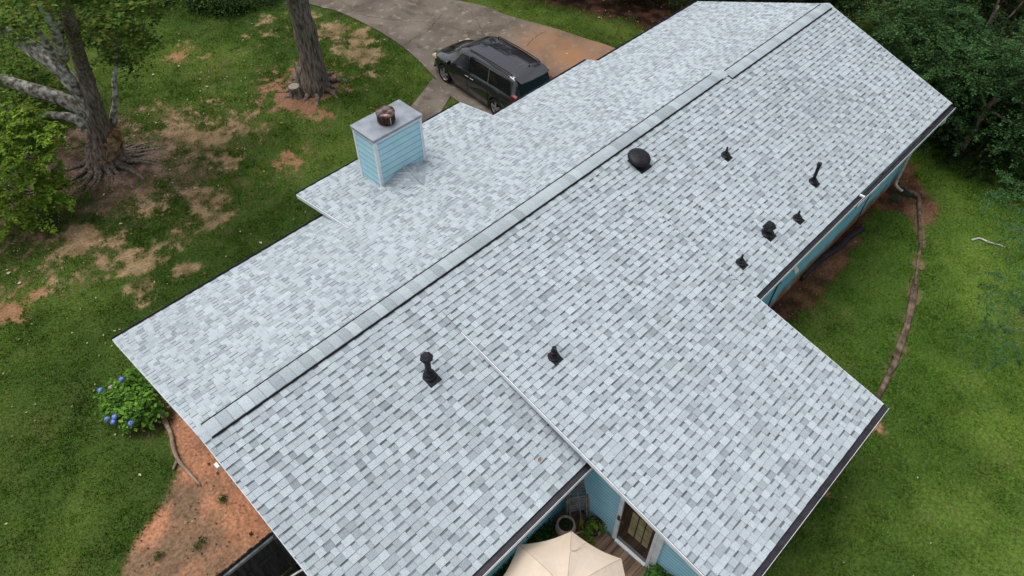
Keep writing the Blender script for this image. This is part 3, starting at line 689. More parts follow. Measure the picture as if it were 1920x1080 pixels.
# ------------------------------------------------------------------ roof vents
def fz(x, y, kind='f'): return (H-P*abs(y)) if kind == 'f' else 4.376-Q*(-y-.7)
def vent_base(x, y, kind, size=.3, boot=.1, bh=.09):
    s = P if kind == 'f' else Q; z = fz(x, y, kind)
    mb = MB(); a = size/2
    mb.add([(x-a,y-a*1.45,z-s*a*1.45+.016),(x+a,y-a*1.45,z-s*a*1.45+.016),(x+a,y+a*.3,z+s*a*.3+.016),(x-a,y+a*.3,z+s*a*.3+.016),
            (x-a,y-a*1.45,z-s*a*1.45),(x+a,y-a*1.45,z-s*a*1.45),(x+a,y+a*.3,z+s*a*.3),(x-a,y+a*.3,z+s*a*.3)], [(0,1,2,3),(4,5,1,0),(5,6,2,1),(6,7,3,2),(7,4,0,3)])
    mb.lathe([(boot*1.35,-.03),(boot*1.3,.03),(boot,.05),(boot*.85,bh)], 18, x, y, z)
    return z, mb
def vent(x, y, kind, hgt, r, head, label):
    size = .23 if r < .06 else .28
    z, mb = vent_base(x, y, kind, size, boot=size*.42 if r < .05 else r*1.7)
    fl = mb.build('roof_vent', 'vent', house, label=label, smooth_=False)
    pm = MB(); pm.lathe([(r,.03),(r,hgt)], 16, x, y, z)
    if head == 'rim': pm.lathe([(r*1.35,hgt*.55),(r*1.45,hgt*.6),(r*1.1,hgt*.62)], 16, x, y, z)
    if head == 'cap':
        pm.lathe([(r*1.25,hgt-.1),(r*1.35,hgt-.08),(r*1.35,hgt),(r*.4,hgt+.02)], 16, x, y, z)
        pm.lathe([(r*1.3,.08),(r*1.3,.13)], 16, x, y, z)
    if head == 'flower':
        pm.lathe([(r*1.5,.05),(r*1.6,.12),(r*1.1,.14)], 16, x, y, z)
        n = 8; vs = []
        for rr, zz in ((r*1.1,hgt-.09),(r*1.9,hgt-.05),(r*1.75,hgt+.0),(r*.6,hgt+.05)):
            for i in range(n*2):
                k = rr*(1+.12*(i % 2)); a = math.pi*i/n; vs.append((x+k*math.cos(a), y+k*math.sin(a), z+zz))
        m2 = n*2; pm.add(vs, [(j*m2+i, j*m2+(i+1) % m2, (j+1)*m2+(i+1) % m2, (j+1)*m2+i) for j in range(3) for i in range(m2)]+[tuple(3*m2+i for i in range(m2))])
    if head == 'hood':
        pm.lathe([(r*1.5,-.03),(r*1.5,.07),(r*1.1,.1)], 16, x, y, z)
        a = r*1.9
        pm.add([(x-a,y-a*.9,z+hgt-.08),(x+a*.7,y-a*.9,z+hgt-.08),(x+a*.7,y+a*.8,z+hgt-.05),(x-a,y+a*.8,z+hgt-.05),(x-a*.6,y-a*.4,z+hgt+.03),(x+a*.5,y-a*.4,z+hgt+.03),(x+a*.5,y+a*.5,z+hgt+.03),(x-a*.6,y+a*.5,z+hgt+.03),
                (x-a*1.1,y-a*.1,z+hgt-.12),(x+a*.9,y-a,z+hgt-.13)],
               [(0,1,5,4),(1,2,6,5),(2,3,7,6),(3,0,4,7),(4,5,6,7),(0,3,8),(0,9,1),(0,3,2,1)])
    sub(pm, 'pipe', 'vent', fl)
    return fl
vent(3.79,-1.57,'f', .62, .062, 'flower', 'tall black stack with a petal shaped cap')
vent(5.90,-2.86,'e', .30, .048, 'rim', 'short black pipe with a wide boot')
vent(13.49,-1.77,'f', .26, .026, 'rim', 'small black pipe boot')
vent(14.9,-3.62,'f', .60, .042, 'cap', 'tall thin black pipe with a round cap')
vent(12.49,-3.78,'f', .30, .075, 'hood', 'stubby black hooded vent')
vent(13.54,-4.0,'f', .24, .026, 'rim', 'small black pipe boot')
vent(11.23,-3.86,'f', .26, .026, 'rim', 'small black pipe boot')
# domed attic fan
x, y = 11.33, -.60; z = fz(x, y); mb = MB(); s = P
mb.add([(x-.2,y-.31,z-s*.31+.02),(x+.2,y-.31,z-s*.31+.02),(x+.2,y+.15,z+s*.15+.02),(x-.2,y+.15,z+s*.15+.02),(x-.2,y-.31,z-s*.31-.01),(x+.2,y-.31,z-s*.31-.01),(x+.2,y+.15,z+s*.15-.01),(x-.2,y+.15,z+s*.15-.01)],
       [(0,1,2,3),(4,5,1,0),(5,6,2,1),(6,7,3,2),(7,4,0,3)])
mb.lathe([(.2,-.12),(.2,.16)], 24, x, y, z)
fl = mb.build('attic_fan', 'vent', house, label='round black domed attic vent near the ridge')
mb = MB(); mb.lathe([(.24,.13),(.275,.12),(.29,.145),(.285,.17),(.25,.205),(.18,.232),(.09,.245),(.002,.247)], 32, 0, 0, 0)
o = mb.build('dome', 'vent', None, smooth_=True); o.data.transform(Matrix.Rotation(math.radians(-14), 4, 'X')@Matrix.Identity(4)); o.data.transform(Matrix.Rotation(math.radians(28), 4, 'X'))
o.data.transform(Matrix.Translation(Vector((x, y, z))-house.location)); o.parent = fl

# things fixed to the rear wall
mb = MB(); mb.box(13.80, 13.96, -4.30, -4.205, 1.42, 1.60); mb.add([(13.79,-4.3,1.41),(13.97,-4.3,1.41),(13.97,-4.42,1.36),(13.79,-4.42,1.36),(13.79,-4.22,1.62),(13.97,-4.22,1.62)], [(3,2,5,4),(0,3,4),(1,5,2),(0,1,2,3)])
mb.build('dryer_vent', 'white', house)
mb = MB(); mb.tube([(13.42,-4.25,1.75),(13.3,-4.24,1.3),(13.1,-4.26,.6),(13.02,-4.3,.1)], .018, 6); mb.bar((13.30,-4.25,1.25), (13.42,-4.25,1.72), .05, .05); mb.tube([(13.25,-4.26,1.62),(13.52,-4.26,1.66)], .012, 5)
mb.build('wall_cable', 'blackhose', house)
mb = MB(); mb.tube([(18.9,-4.25,2.7),(18.75,-4.25,1.7),(18.3,-4.26,.7),(18.2,-4.3,.1)], .014, 6); mb.build('wall_cable', 'blackhose', house)
mb = MB(); mb.box(15.86, 16.12, -4.27, -4.205, 2.2, 2.55); mb.build('vent_hood', 'white', house) if False else None
ds = MB(); ds.tube([(20.72,-4.74,2.93),(20.72,-4.72,2.75),(20.72,-4.36,2.45),(20.72,-4.32,2.2)], .045, 8); ds.tube([(20.72,-4.32,2.25),(20.72,-4.32,1.2),(20.72,-4.32,.34)], .045, 8); ds.tube([(20.72,-4.32,.38),(20.72,-4.34,.22),(20.70,-4.48,.14),(20.68,-4.62,.12)], .046, 8)
ds.build('downspout', 'creampipe', house, smooth_=True)
mb = MB(); mb.tube([(-.1,-.7,zf(.7)-.25),(-.1,-.55,zf(.7)-.25)], .05, 8) ; mb.build('gable_bracket', 'whitemetal', house) if False else None
mb = MB(); mb.box(-.085, -.03, -.56, -.45, H-P*.5-.2, H-P*.5-.13); mb.build('eave_fitting', 'whitemetal', house)

# ------------------------------------------------------------------ trees
def leaf_cloud(centers, radii, n, size, pal, seed, flat=.5, clusters=None, up=.55, crad=.28, frond=0):
    """clusters of leaves spread through ellipsoids"""
    rg = np.random.default_rng(seed); C = np.array(centers, float); Rr = np.array(radii, float)
    if Rr.ndim == 1: Rr = np.repeat(Rr[:, None], 3, 1)*A([[1, 1, flat]])
    vol = (Rr[:, 0]*Rr[:, 1]*Rr[:, 2])**.75; pr = vol/vol.sum()
    nc = clusters or n//45
    w_ = rg.choice(len(C), nc, p=pr); d = rg.normal(0, 1, (nc, 3)); d /= np.linalg.norm(d, axis=1)[:, None]
    rr = rg.uniform(.35, 1.0, (nc, 1))**.6
    cc = C[w_]+d*rr*Rr[w_]
    shade = rg.uniform(.75, 1.2, nc)
    k = rg.integers(0, nc, n); o = rg.normal(0, 1, (n, 3))*A([[1, 1, .33]])*crad*rg.uniform(.5, 1.3, (nc, 1))[k]
    if frond:       # feathery sprays: leaflets set out along a drooping axis
        ax = d.copy(); ax[:, 2] = ax[:, 2]*.25-.12; ax += rg.normal(0, .25, ax.shape)*A([[1, 1, .4]]); ax /= np.linalg.norm(ax, axis=1)[:, None]
        sd_ = np.stack([-ax[:, 1], ax[:, 0], 0*ax[:, 0]], 1); t_ = rg.uniform(0, 1, n); u_ = rg.normal(0, .42, n)*(1.05-t_)
        Lf = frond*rg.uniform(.6, 1.3, nc)
        o = ax[k]*(t_*Lf[k])[:, None]+sd_[k]*(u_*Lf[k]*.75)[:, None]; o[:, 2] += rg.normal(0, .025, n)
    P0 = cc[k]+o; P0[:, 2] -= .25*np.hypot(o[:, 0], o[:, 1])
    P0[:, 2] = np.maximum(P0[:, 2], .05)
    N = rg.normal(0, 1, (n, 3))*(1-up); N[:, 2] = np.abs(N[:, 2])+up; N /= np.linalg.norm(N, axis=1)[:, None]
    t = rg.normal(0, 1, (n, 3)); T = np.cross(N, t); T /= np.linalg.norm(T, axis=1)[:, None]; B = np.cross(N, T)
    s = size*rg.uniform(.6, 1.35, (n, 1))
    V = np.stack([P0-T*s, P0+B*s*.62+N*s*.12, P0+T*s, P0-B*s*.62+N*s*.12], 1).reshape(-1, 3)
    pal = np.array(pal); col = pal[rg.integers(0, len(pal), n)]*shade[k][:, None]*rg.uniform(.8, 1.2, (n, 1))
    return V, np.arange(4*n).reshape(-1, 4), np.repeat(col, 4, 0), cc
GREEN = [(.07,.14,.022),(.10,.185,.028),(.13,.22,.035),(.05,.10,.017),(.16,.21,.04)]
BRIGHT = [(.19,.31,.035),(.23,.36,.045),(.15,.27,.03),(.27,.36,.05),(.10,.19,.022)]
DARK = [(.022,.045,.012),(.034,.064,.018),(.016,.034,.010),(.048,.082,.024)]
TEAL = [(.040,.092,.030),(.062,.130,.040),(.026,.064,.022),(.085,.165,.05)]
OLIVE = [(.07,.11,.022),(.09,.13,.028),(.05,.08,.016)]

def limbs(mb, base_pts, tips, r0, seed, n=6):
    rg = np.random.default_rng(seed)
    for i, t in enumerate(tips):
        b = np.array(base_pts[rg.integers(0, len(base_pts))], float); t = np.array(t, float)
        mid = (b+t)/2+rg.normal(0, .25, 3); mb.tube([b, mid, t], [r0, r0*.6, r0*.2], n, .1, i)

# big leaning tree on the left
bt = thing('broadleaf_tree', 'large multi limbed tree with lichen bark and a broken hollow at its root flare', 'tree', (3.6, 15.45, 0))
tb = MB()
tb.tube([(3.58,15.3,-.2), (3.66,15.23,0.35), (3.79,15.15,1.30), (3.88,14.80,2.40), (3.96,14.26,4.00), (3.73,12.32,6.00), (3.48,9.99,8.00), (2.87,6.17,10.50)], [.62,.47,.35,.25,.20,.16,.13,.08], 18, .13, 1, 5)
for k in range(30):
    a = 2*math.pi*k/30+rng.uniform(-.12, .12); L = rng.uniform(1.3, 2.4)*(1.0 if (a % 6.28) > 2.6 else .7); cx, cy = 3.60, 15.42
    p = [(cx+.34*math.cos(a), cy+.34*math.sin(a), .62), (cx+.60*math.cos(a), cy+.60*math.sin(a), .13), (cx+L*.6*math.cos(a+.12), cy+L*.6*math.sin(a+.12), -.005), (cx+L*math.cos(a+.05), cy+L*math.sin(a+.05), -.05)]
    tb.tube(p, [.15,.10,.05,.02], 7, .15, k+40, 4)
tr = tb.build('trunk', 'bark', bt, True)
L2 = MB()
L2.tube([(3.82,15.18,1.50), (3.75,15.02,2.50), (3.60,15.19,3.40), (3.27,15.93,4.10), (2.82,16.49,4.70), (2.19,16.80,5.80)], [.27,.25,.22,.20,.18,.14], 12, .1, 3, 5)
L2.tube([(3.78,15.50,1.40), (3.55,15.78,2.10), (2.81,16.62,2.60), (2.23,17.41,2.90), (1.50,18.67,3.40)], [.29,.25,.20,.18,.13], 12, .1, 4, 5)
L2.tube([(3.64,15.80,0.90), (3.42,16.22,1.40), (2.84,16.71,1.60), (1.85,17.75,1.90), (1.06,18.35,2.20)], [.2,.15,.12,.1,.07], 9, .1, 5, 5)
L2.tube([(3.69,14.97,2.80), (3.56,14.93,3.80), (3.40,14.67,5.00), (3.24,14.48,6.00), (3.27,14.51,7.00)], [.18,.14,.11,.09,.07], 10, .1, 6, 5)
L2.tube([(3.62,14.78,3.20), (3.61,14.71,4.00), (3.79,13.96,5.20), (4.08,13.25,6.20), (4.28,12.59,7.00)], [.12,.10,.09,.07,.05], 9, .12, 7, 5)
L2.tube([(3.71,15.82,2.60), (3.62,16.76,3.00), (3.40,17.88,3.20), (3.18,19.28,3.40)], [.14,.12,.1,.08], 9, .1, 8, 5)
L2.tube([(3.34,12.90,5.00), (3.24,11.77,6.40), (3.10,11.04,7.40), (3.10,10.26,8.40)], [.14,.12,.10,.07], 9, .1, 9, 5)
L2.tube([(4.16,15.27,1.00), (4.30,15.00,1.70), (4.53,14.76,2.30), (4.68,14.56,3.00), (4.94,14.41,3.60), (5.02,13.81,4.60)], [.12,.10,.085,.075,.06,.04], 9, .12, 10, 5)
L2.build('limbs', 'bark2', bt, True)
st = MB()
st.tube([(3.58,15.09,0.20), (3.81,15.08,0.70), (3.99,15.07,1.30)], [.33,.36,.27], 14, .3, 12, 4)
o = st.build('broken_stub', 'rotwood', bt, False)
st = MB(); st.tube([(3.56,14.74,0.45), (3.75,14.62,0.85), (3.85,14.76,1.15)], [.14,.2,.1], 9, .35, 14, 4); st.build('exposed_heartwood', mat('tan_heartwood', (.09,.055,.03), (.26,.18,.10), scale=7, rough=.95, bump=.03, bscale=20), bt, False)
C = [(4.98,13.47,5.40), (5.95,14.33,4.80), (5.36,14.32,4.00), (6.01,14.26,4.20), (4.49,13.84,4.80), (4.73,14.34,3.90), (5.08,14.52,3.40), (4.31,12.38,6.20), (2.73,12.91,6.60), (3.05,12.04,7.00), (3.36,18.58,3.60), (3.20,20.30,2.00), (2.50,19.73,1.40),
     (3.69,20.68,1.20), (2.89,19.01,0.90), (4.15,19.66,1.00), (2.09,18.71,1.00), (4.09,18.14,3.00), (2.24,16.09,5.00), (1.49,17.86,3.00), (5.67,13.73,6.00), (3.97,10.23,8.00), (3.05,10.00,8.50), (6.87,14.98,5.00)]
RAD = [1.0,.9,.9,.7,.8,.7,.55,.9,1.0,1.0,.8,1.0,1.0,.9,.8,.7,.9,.7,1.3,1.3,1.2,1.4,1.5,1.0]
V, Fq, Cc, cc = leaf_cloud(C, RAD, 17000, .072, GREEN+[(.16,.18,.03)], 5, flat=.55, clusters=620, crad=.2, up=.7)
npmesh('crown', V, Fq, 'leaf', Cc, bt)

# second tree: straight trunk by the drive
t2 = thing('shade_tree', 'tall straight tree trunk rising from a ring of bare red soil near the driveway', 'tree', (11.05, 14.1, 0))
tb = MB()
tb.tube([(11.05,14.1,-.2), (11.02,13.85,0.25), (11.09,13.78,1.10), (11.07,13.70,2.20), (10.96,13.54,3.30), (10.73,13.21,4.60), (10.37,12.42,6.60), (9.99,11.61,8.60)], [.66,.5,.44,.39,.36,.34,.3,.22], 20, .09, 2, 5)
for k in range(14):
    a = 2*math.pi*k/14+rng.uniform(-.15, .15); L = rng.uniform(.9, 1.5); cx, cy = 11.12, 14.15
    tb.tube([(cx+.33*math.cos(a),cy+.33*math.sin(a),.85), (cx+.5*math.cos(a),cy+.5*math.sin(a),.25), (cx+L*.65*math.cos(a+.1),cy+L*.65*math.sin(a+.1),.04), (cx+L*math.cos(a),cy+L*math.sin(a),-.06)], [.16,.14,.09,.04], 7, .15, k+70, 4)
tb.build('trunk', 'bark', t2, True)
V, Fq, Cc, cc = leaf_cloud([(11.6,15.6,11.5),(10.2,14.6,12.0),(12.6,16.8,12.4),(11,17,13)], [1.8,1.6,1.8,2.0], 9000, .07, GREEN, 6)
npmesh('crown', V, Fq, 'leaf', Cc, t2)
sp = thing('tree_stump', 'short sawn stump standing beside the straight tree trunk', 'stump', (10.28, 14.05, 0))
mb = MB(); mb.tube([(10.28,14.02,-.1),(10.28,14.03,.12),(10.27,14.04,.42)], [.30,.24,.215], 16, .12, 5, 4); mb.build('stump_base', 'bark', sp, True)
mb = MB(); mb.lathe([(.205,0),(.2,.02),(.002,.024)], 16, 10.27, 14.04, .415); mb.build('cut_face', 'endgrain', sp)

def bushtree(name, label, cat, loc, blobs, rads, n, size, pal, seed, trunk_r=.12, flat=.5, clusters=None, up=.55, crad=.3, group=None, tbark='bark', frond=0, nl=99):
    t = thing(name, label, cat, (*loc, 0), group)
    mb = MB(); rg = np.random.default_rng(seed); top = np.mean(blobs, 0)
    if trunk_r:
        mb.tube([(loc[0],loc[1],-.1), (loc[0]*.6+top[0]*.4, loc[1]*.6+top[1]*.4, top[2]*.5), tuple(top)], [trunk_r, trunk_r*.75, trunk_r*.45], 9, .1, seed, 4)
        bs = [(loc[0]*.6+top[0]*.4, loc[1]*.6+top[1]*.4, top[2]*.5), (loc[0]*.3+top[0]*.7, loc[1]*.3+top[1]*.7, top[2]*.75)]
        limbs(mb, bs, blobs[:nl], trunk_r*.45, seed, 5)
        mb.build('trunk', tbark, t, True)
    V, Fq, Cc, cc = leaf_cloud(blobs, rads, n, size, pal, seed, flat, clusters, up, crad, frond)
    npmesh('crown' if trunk_r else 'foliage', V, Fq, 'leaf', Cc, t); return t

# layered bright maple at the left edge
C = []; RD = []
for (px_, r) in [((1.55,14.58,3.00),.8), ((1.93,13.84,2.80),.55), ((1.28,14.35,2.50),.8), ((1.52,13.94,2.20),.65), ((2.15,14.02,2.30),.35), ((0.82,14.13,1.90),.8), ((1.43,13.85,1.60),.6), ((1.73,13.69,1.20),.45), ((0.70,14.04,1.10),.75), ((1.24,13.63,0.90),.5), ((0.21,13.98,0.80),.6), ((0.63,13.69,0.60),.4),
                 ((0.59,14.08,3.20),.9), ((0.02,14.07,2.40),1.0), ((-0.35,14.11,1.40),.9), ((1.32,14.77,3.30),.6)]:
    C.append(px_); RD.append((r, r, .2))
bushtree('small_maple', 'low bright green maple with layered drooping branches at the left edge of the lawn', 'tree', (-.1, 16.2), C, RD, 17000, .056, BRIGHT, 11, .09, clusters=260, up=.7, crad=.17, frond=.55)

# woodland to the right and beyond the drive
wood_specs = [
 ('large dark feathery tree over the far right roof corner', (22.89,-3.11,2.50), 2.2, TEAL, 13000, .06),
 ('green feathery tree rising beyond the middle of the right roof edge', (25.45,-2.74,2.80), 1.9, TEAL+[(.06,.15,.05)], 12000, .06),
 ('olive bushy tree close beyond the far ridge end', (25.48,-0.69,2.20), 1.6, OLIVE, 10000, .05),
 ('pale flecked tree in front of the dark gap at the right', (24.49,-4.11,2.60), 1.7, DARK+TEAL+[(.09,.14,.06)], 9000, .055),
 ('broad green bough tree at the right edge of the frame', (23.20,-5.40,3.00), 2.0, TEAL+[(.06,.15,.05)], 12000, .06),
 ('dark bushy tree low beside the lawn edge', (24.26,-5.19,1.20), 1.6, DARK, 9000, .055),
 ('dark green tree in the top right corner', (26.46,-3.89,3.60), 2.2, DARK+TEAL, 10000, .065),
 ('dark tree standing behind the olive bushy one', (27.58,1.05,1.80), 2.0, DARK+OLIVE, 9000, .06),
 ('dark tree filling the gap above the feathery ones', (26.02,-1.01,3.20), 2.2, DARK+TEAL, 10000, .065),
 ('dark tree at the right end of the wood edge', (24.50,-6.46,1.50), 1.8, DARK, 8000, .06)]
for i, (lab, (cx, cy, cz), r, pal, n, sz) in enumerate(wood_specs):
    rg = np.random.default_rng(200+i); nb = 12
    B = [(cx+rg.uniform(-1, 1)*r*.85, cy+rg.uniform(-1, 1)*r*.85, max(.5, cz+rg.uniform(-.9, .75)*r)) for _ in range(nb)]
    RD = [r*rg.uniform(.32, .6) for _ in B]
    B = [(max(b_[0], 22.4+q_), b_[1], b_[2]) for b_, q_ in zip(B, RD)]
    bushtree('woodland_tree', lab, 'tree', (cx+.5, cy+.3), B, RD, int(n*1.9), sz*.62, pal, 300+i, .13, flat=.45, clusters=n//30, crad=.24, frond=(.62 if pal[0] in TEAL else (.4 if i != 2 else 0)), up=.7, nl=4, group='trees at the wood edge')
back_specs = [(27.5,-8,5),(30,-3,6),(29,1.5,6),(31,6,7),(27.5,5.5,5),(27,9.5,5.5),(24.8,12.6,5),(30,12,7),(23.6,17,5.5),(27,17,7),(33,-9,7),(35,0,8),(22.8,22,6),(34,9,8)]
blabs = ['dark tree deep in the wood beyond the right lawn corner','dark tree deep in the wood behind the feathery trees','dark tree directly behind the far right roof corner','tall dark tree deep in the wood beyond the far ridge end',
 'dark tree just beyond the far gable','dark tree beyond the far left roof corner','dark tree above the grass strip beside the drive','tall dark tree behind the wood edge over the drive','dark tree at the bend of the driveway','tall dark tree behind the driveway bend',
 'tall dark tree at the farthest right of the wood','tallest dark tree in the middle of the wood','dark tree beside the far stretch of driveway','tall dark tree at the back of the wood']
for i, (cx, cy, hh) in enumerate(back_specs):
    rg = np.random.default_rng(400+i)
    B = [(cx+rg.uniform(-2.2, 2.2), cy+rg.uniform(-2.2, 2.2), rg.uniform(1.6, hh+2)) for _ in range(14)]
    bushtree('woodland_tree', blabs[i], 'tree', (cx, cy), B, [rg.uniform(.9, 1.5) for _ in B], 8000, .095, DARK, 500+i, .2, flat=.6, clusters=260, crad=.45, group='dark trees in the wood')
# undergrowth along the wood edge
n = 160; e_ = curve2([(28,-11), (26,-7.5), (25.4,-4.6), (26,-1), (25.6,3), (24.6,7), (22.8,11.2), (21.6,15.5), (21.4,20), (20.5,26)], 8)
ii = rng.integers(0, len(e_), n); B = [(e_[i][0]+1.1+rng.uniform(-.4, 1.8), e_[i][1]+rng.uniform(-.9, .9), rng.uniform(.15, .5)) for i in ii]
V, Fq, Cc, cc = leaf_cloud(B, [rng.uniform(.3, .7) for _ in B], 36000, .05, DARK+[(.05,.035,.02)], 77, clusters=900, crad=.25)
tag(npmesh('undergrowth', V, Fq, 'leaf', Cc), 'dark low undergrowth along the edge of the wood', 'undergrowth', kind='stuff')
# shrub at the top edge between trees
bushtree('garden_shrub', 'dark shrub at the far edge of the lawn between the two trees', 'shrub', (12.44,23.12), [(11.66,22.21,0.40), (12.19,21.73,0.50), (12.50,21.49,0.30), (11.54,22.90,0.40), (13.69,21.24,0.30)], [.9,.9,.6,.8,.8], 7000, .05, DARK+GREEN[:1], 88, .05)
bushtree('garden_shrub', 'dark shrubs behind the leaning tree at the top left', 'shrub', (9.86,26.31), [(8.97,25.07,0.50), (10.00,24.69,0.50), (7.88,26.25,0.60), (8.22,25.11,0.40)], [1.0,1.0,1.0,.7], 7000, .05, DARK+GREEN[:1], 89, .05)
# overhanging sprays at the right edge (a tree standing outside the picture)
hang = thing('mimosa_tree', 'feathery blue green branch tips hanging in from the right edge', 'tree', (20.2, -13.5, 0))
mb = MB(); B = [(12.50,-8.93,4.60), (12.40,-8.86,4.30), (11.96,-8.87,4.20), (11.89,-9.20,4.40), (13.05,-8.67,4.50), (13.44,-8.69,4.60), (15.72,-7.69,4.60), (14.87,-8.17,4.60), (15.18,-7.92,4.30), (16.46,-7.58,4.70), (12.34,-9.18,4.80), (14.91,-8.34,5.00)]
mb.tube([(20.2,-13.5,-.1),(20.1,-13.2,3),(19.6,-12.4,5.5)], [.2,.17,.12], 9, .08, 3)
for i, b in enumerate(B): mb.tube([(19.6,-12.4,5.5), ((b[0]+19.6)/2, (b[1]-12.4)/2, 5.4), b], [.035,.02,.008], 5, .05, i)
mb.build('trunk', 'bark', hang, True)
pal_ = [(.055,.13,.045),(.075,.16,.06),(.045,.11,.04)]
V, Fq, Cc, cc = leaf_cloud(B, [(.42,.42,.12)]*len(B), 7500, .020, pal_, 13, clusters=130, crad=.15, up=.6, frond=.42)
V2, Fq2, Cc2, cc = leaf_cloud([(19.8,-12.8,6.5),(20.8,-13.8,7),(19.2,-13.8,6.2)], [(1.3,1.3,.8)]*3, 9000, .03, pal_, 14, clusters=160, crad=.15, up=.6, frond=.5)
V, Fq, Cc = np.vstack([V, V2]), np.vstack([Fq, Fq2+len(V)]), np.vstack([Cc, Cc2])
npmesh('crown', V, Fq, 'leaf', Cc, hang)

# hydrangea with blue mop heads
hy = thing('hydrangea', 'round leafy hydrangea with blue flower heads beside the near gable', 'shrub', (-.25, 5.35, 0))
V, Fq, Cc, cc = leaf_cloud([(-0.27,5.46,0.50), (-0.56,5.47,0.45), (-0.22,4.86,0.50), (0.01,5.74,0.50), (-0.60,5.01,0.40), (-0.19,4.64,0.35), (-0.59,5.93,0.35)], [(.42,.42,.32),(.4,.4,.3),(.35,.35,.3),(.32,.32,.25),(.35,.35,.25),(.2,.2,.2),(.25,.25,.2)], 3000, .062, [(.085,.20,.025),(.12,.25,.03),(.17,.30,.045),(.05,.12,.018)], 15, clusters=260, crad=.10, up=.7)
npmesh('foliage', V, Fq, 'leaf', Cc, hy)
mb = MB()
for k in range(9):
    a = k*.7; mb.tube([(-.1,5.3,0), (-.1+.25*math.cos(a),5.3+.25*math.sin(a),.3), (-.15+.4*math.cos(a),5.35+.4*math.sin(a),.55)], [.012,.009,.006], 5, .05, k)
mb.build('stems', 'branchwood', hy)
def mophead(p, col, r=.075):
    rg = np.random.default_rng(int(abs(p[0]*97+p[1]*31)*10)); n = 90; d = rg.normal(0, 1, (n, 3)); d /= np.linalg.norm(d, axis=1)[:, None]
    d[:, 2] = np.abs(d[:, 2])*1.0-.25; P0 = A(p)+d*r*A([1, 1, .8]); t = rg.normal(0, 1, (n, 3)); T = np.cross(d, t); T /= np.linalg.norm(T, axis=1)[:, None]; B_ = np.cross(d, T); B_ /= np.linalg.norm(B_, axis=1)[:, None]; s = .022
    V = np.stack([P0-T*s, P0+B_*s, P0+T*s, P0-B_*s], 1).reshape(-1, 3); c_ = A(col)*rg.uniform(.75, 1.25, (n, 1))
    o = npmesh('flower_head', V, np.arange(4*n).reshape(-1, 4), 'pink', np.repeat(c_, 4, 0), hy); return o
for q_ in [(-0.26,5.75,0.75), (-0.77,6.01,0.55), (-1.03,5.19,0.45), (-0.87,5.07,0.50), (-0.96,5.00,0.45), (-0.68,4.62,0.50)]: mophead(q_, (.20,.30,.68))
mophead((-0.55,5.83,0.62), (.5,.38,.36))['label'] = 'faded pink flower head'

# ------------------------------------------------------------------ small things on the ground
o = MB(); o.tube([(*(0.02,4.96),.09), (*(-0.07,4.39),.08), (*(-0.13,4.02),.06), (*(-0.29,3.57),.07), (*(-0.36,3.18),.06), (*(-0.34,2.72),.05), (*(-0.32,2.30),.03)], [.055,.06,.05,.052,.045,.038,.02], 9, .12, 2, 5)
o.tube([(*(-0.34,3.27),.05), (*(-0.44,3.21),.05), (*(-0.56,3.11),.04)], [.04,.035,.03], 8, .12, 4, 4)
tag(o.build('fallen_branch', 'branchwood', None, True), 'bare forked branch lying on the soil under the hydrangea', 'branch')
o = MB(); o.tube([(*(20.08,-7.09),.04), (*(20.31,-7.23),.05), (*(20.34,-7.49),.05), (*(20.45,-7.73),.04), (*(20.49,-7.96),.03)], [.035,.03,.03,.022,.012], 7, .15, 2, 4)
tag(o.build('fallen_branch', mat('bleached_branch', (.3,.29,.26), (.5,.48,.44), scale=8, rough=.9), None, True), 'short bleached stick lying on the right lawn', 'branch')
bd = thing('log_border', 'curved border of old timbers edging the lawn behind the house', 'garden edging', (*LOG[2], 0))
for a_, b_, r_, s_ in [(0,1,.075,1), (1,2,.06,2), (2,3,.05,7), (3,5,.075,4), (5,8,.085,5)]:
    pts = LOG[a_:b_+1]; jit = [(x+.02*math.sin(i*3), y, .045) for i, (x, y) in enumerate(pts)]
    if len(jit) == 2: jit = [jit[0], ((jit[0][0]+jit[1][0])/2, (jit[0][1]+jit[1][1])/2+.03, .05), jit[1]]
    m_ = MB(); m_.tube(jit, [r_, r_*.8, r_*.95], 7, .24, s_, 5); m_.build('timber', 'logwood', bd, True)
m_ = MB(); m_.tube([(LOG[3][0]+.1, LOG[3][1]+.12, .06), (LOG[4][0]+.1, LOG[4][1]+.1, .06), (LOG[5][0]+.12, LOG[5][1]+.1, .05)], [.04,.05,.04], 8, .2, 9, 5); m_.build('timber', 'logwood', bd, True)
o = MB(); pts = smooth([(*(15.07,-4.24),.07), (*(15.97,-4.25),.08), (*(16.93,-4.38),.08), (*(17.64,-4.42),.08), (*(18.22,-4.52),.08)], 24)
o.tube(pts, [.092+.011*(i % 2) for i in range(len(pts))], 10, 0, 1, 1)
tag(o.build('drain_pipe', 'blackhose', None, False), 'black corrugated drain pipe lying along the foot of the blue wall', 'pipe')
dm = Vector((20.36,-4.60,0.00))
o = MB(); o.box(-.17, .17, -.12, .12, 0, .04); o.box(-.14, .14, -.09, .09, .04, .055)
q_ = o.build('utility_cover', 'greenlid', None, bevel=.008); q_.location = (dm.x, dm.y, .0); q_.rotation_euler = (0, 0, .15); tag(q_, 'small green plastic cover set in the dirt near the downspout', 'cover')
o = MB(); o.add([(0,-.13,.02),(.6,-.1,.0),(.6,.1,.0),(0,.13,.02),(0,-.13,.09),(.6,-.1,.05),(.6,.1,.05),(0,.13,.09)], [(0,1,2,3),(0,4,5,1),(3,2,6,7),(0,3,7,4)]); o.box(0, .6, -.02, .02, .012, .03)
q_ = o.build('splash_block', 'greenlid', None); q_.location = (20.75,-4.62,0); q_.rotation_euler = (0, 0, -1.15); tag(q_, 'dark green splash block under the end of the downspout', 'splash block')
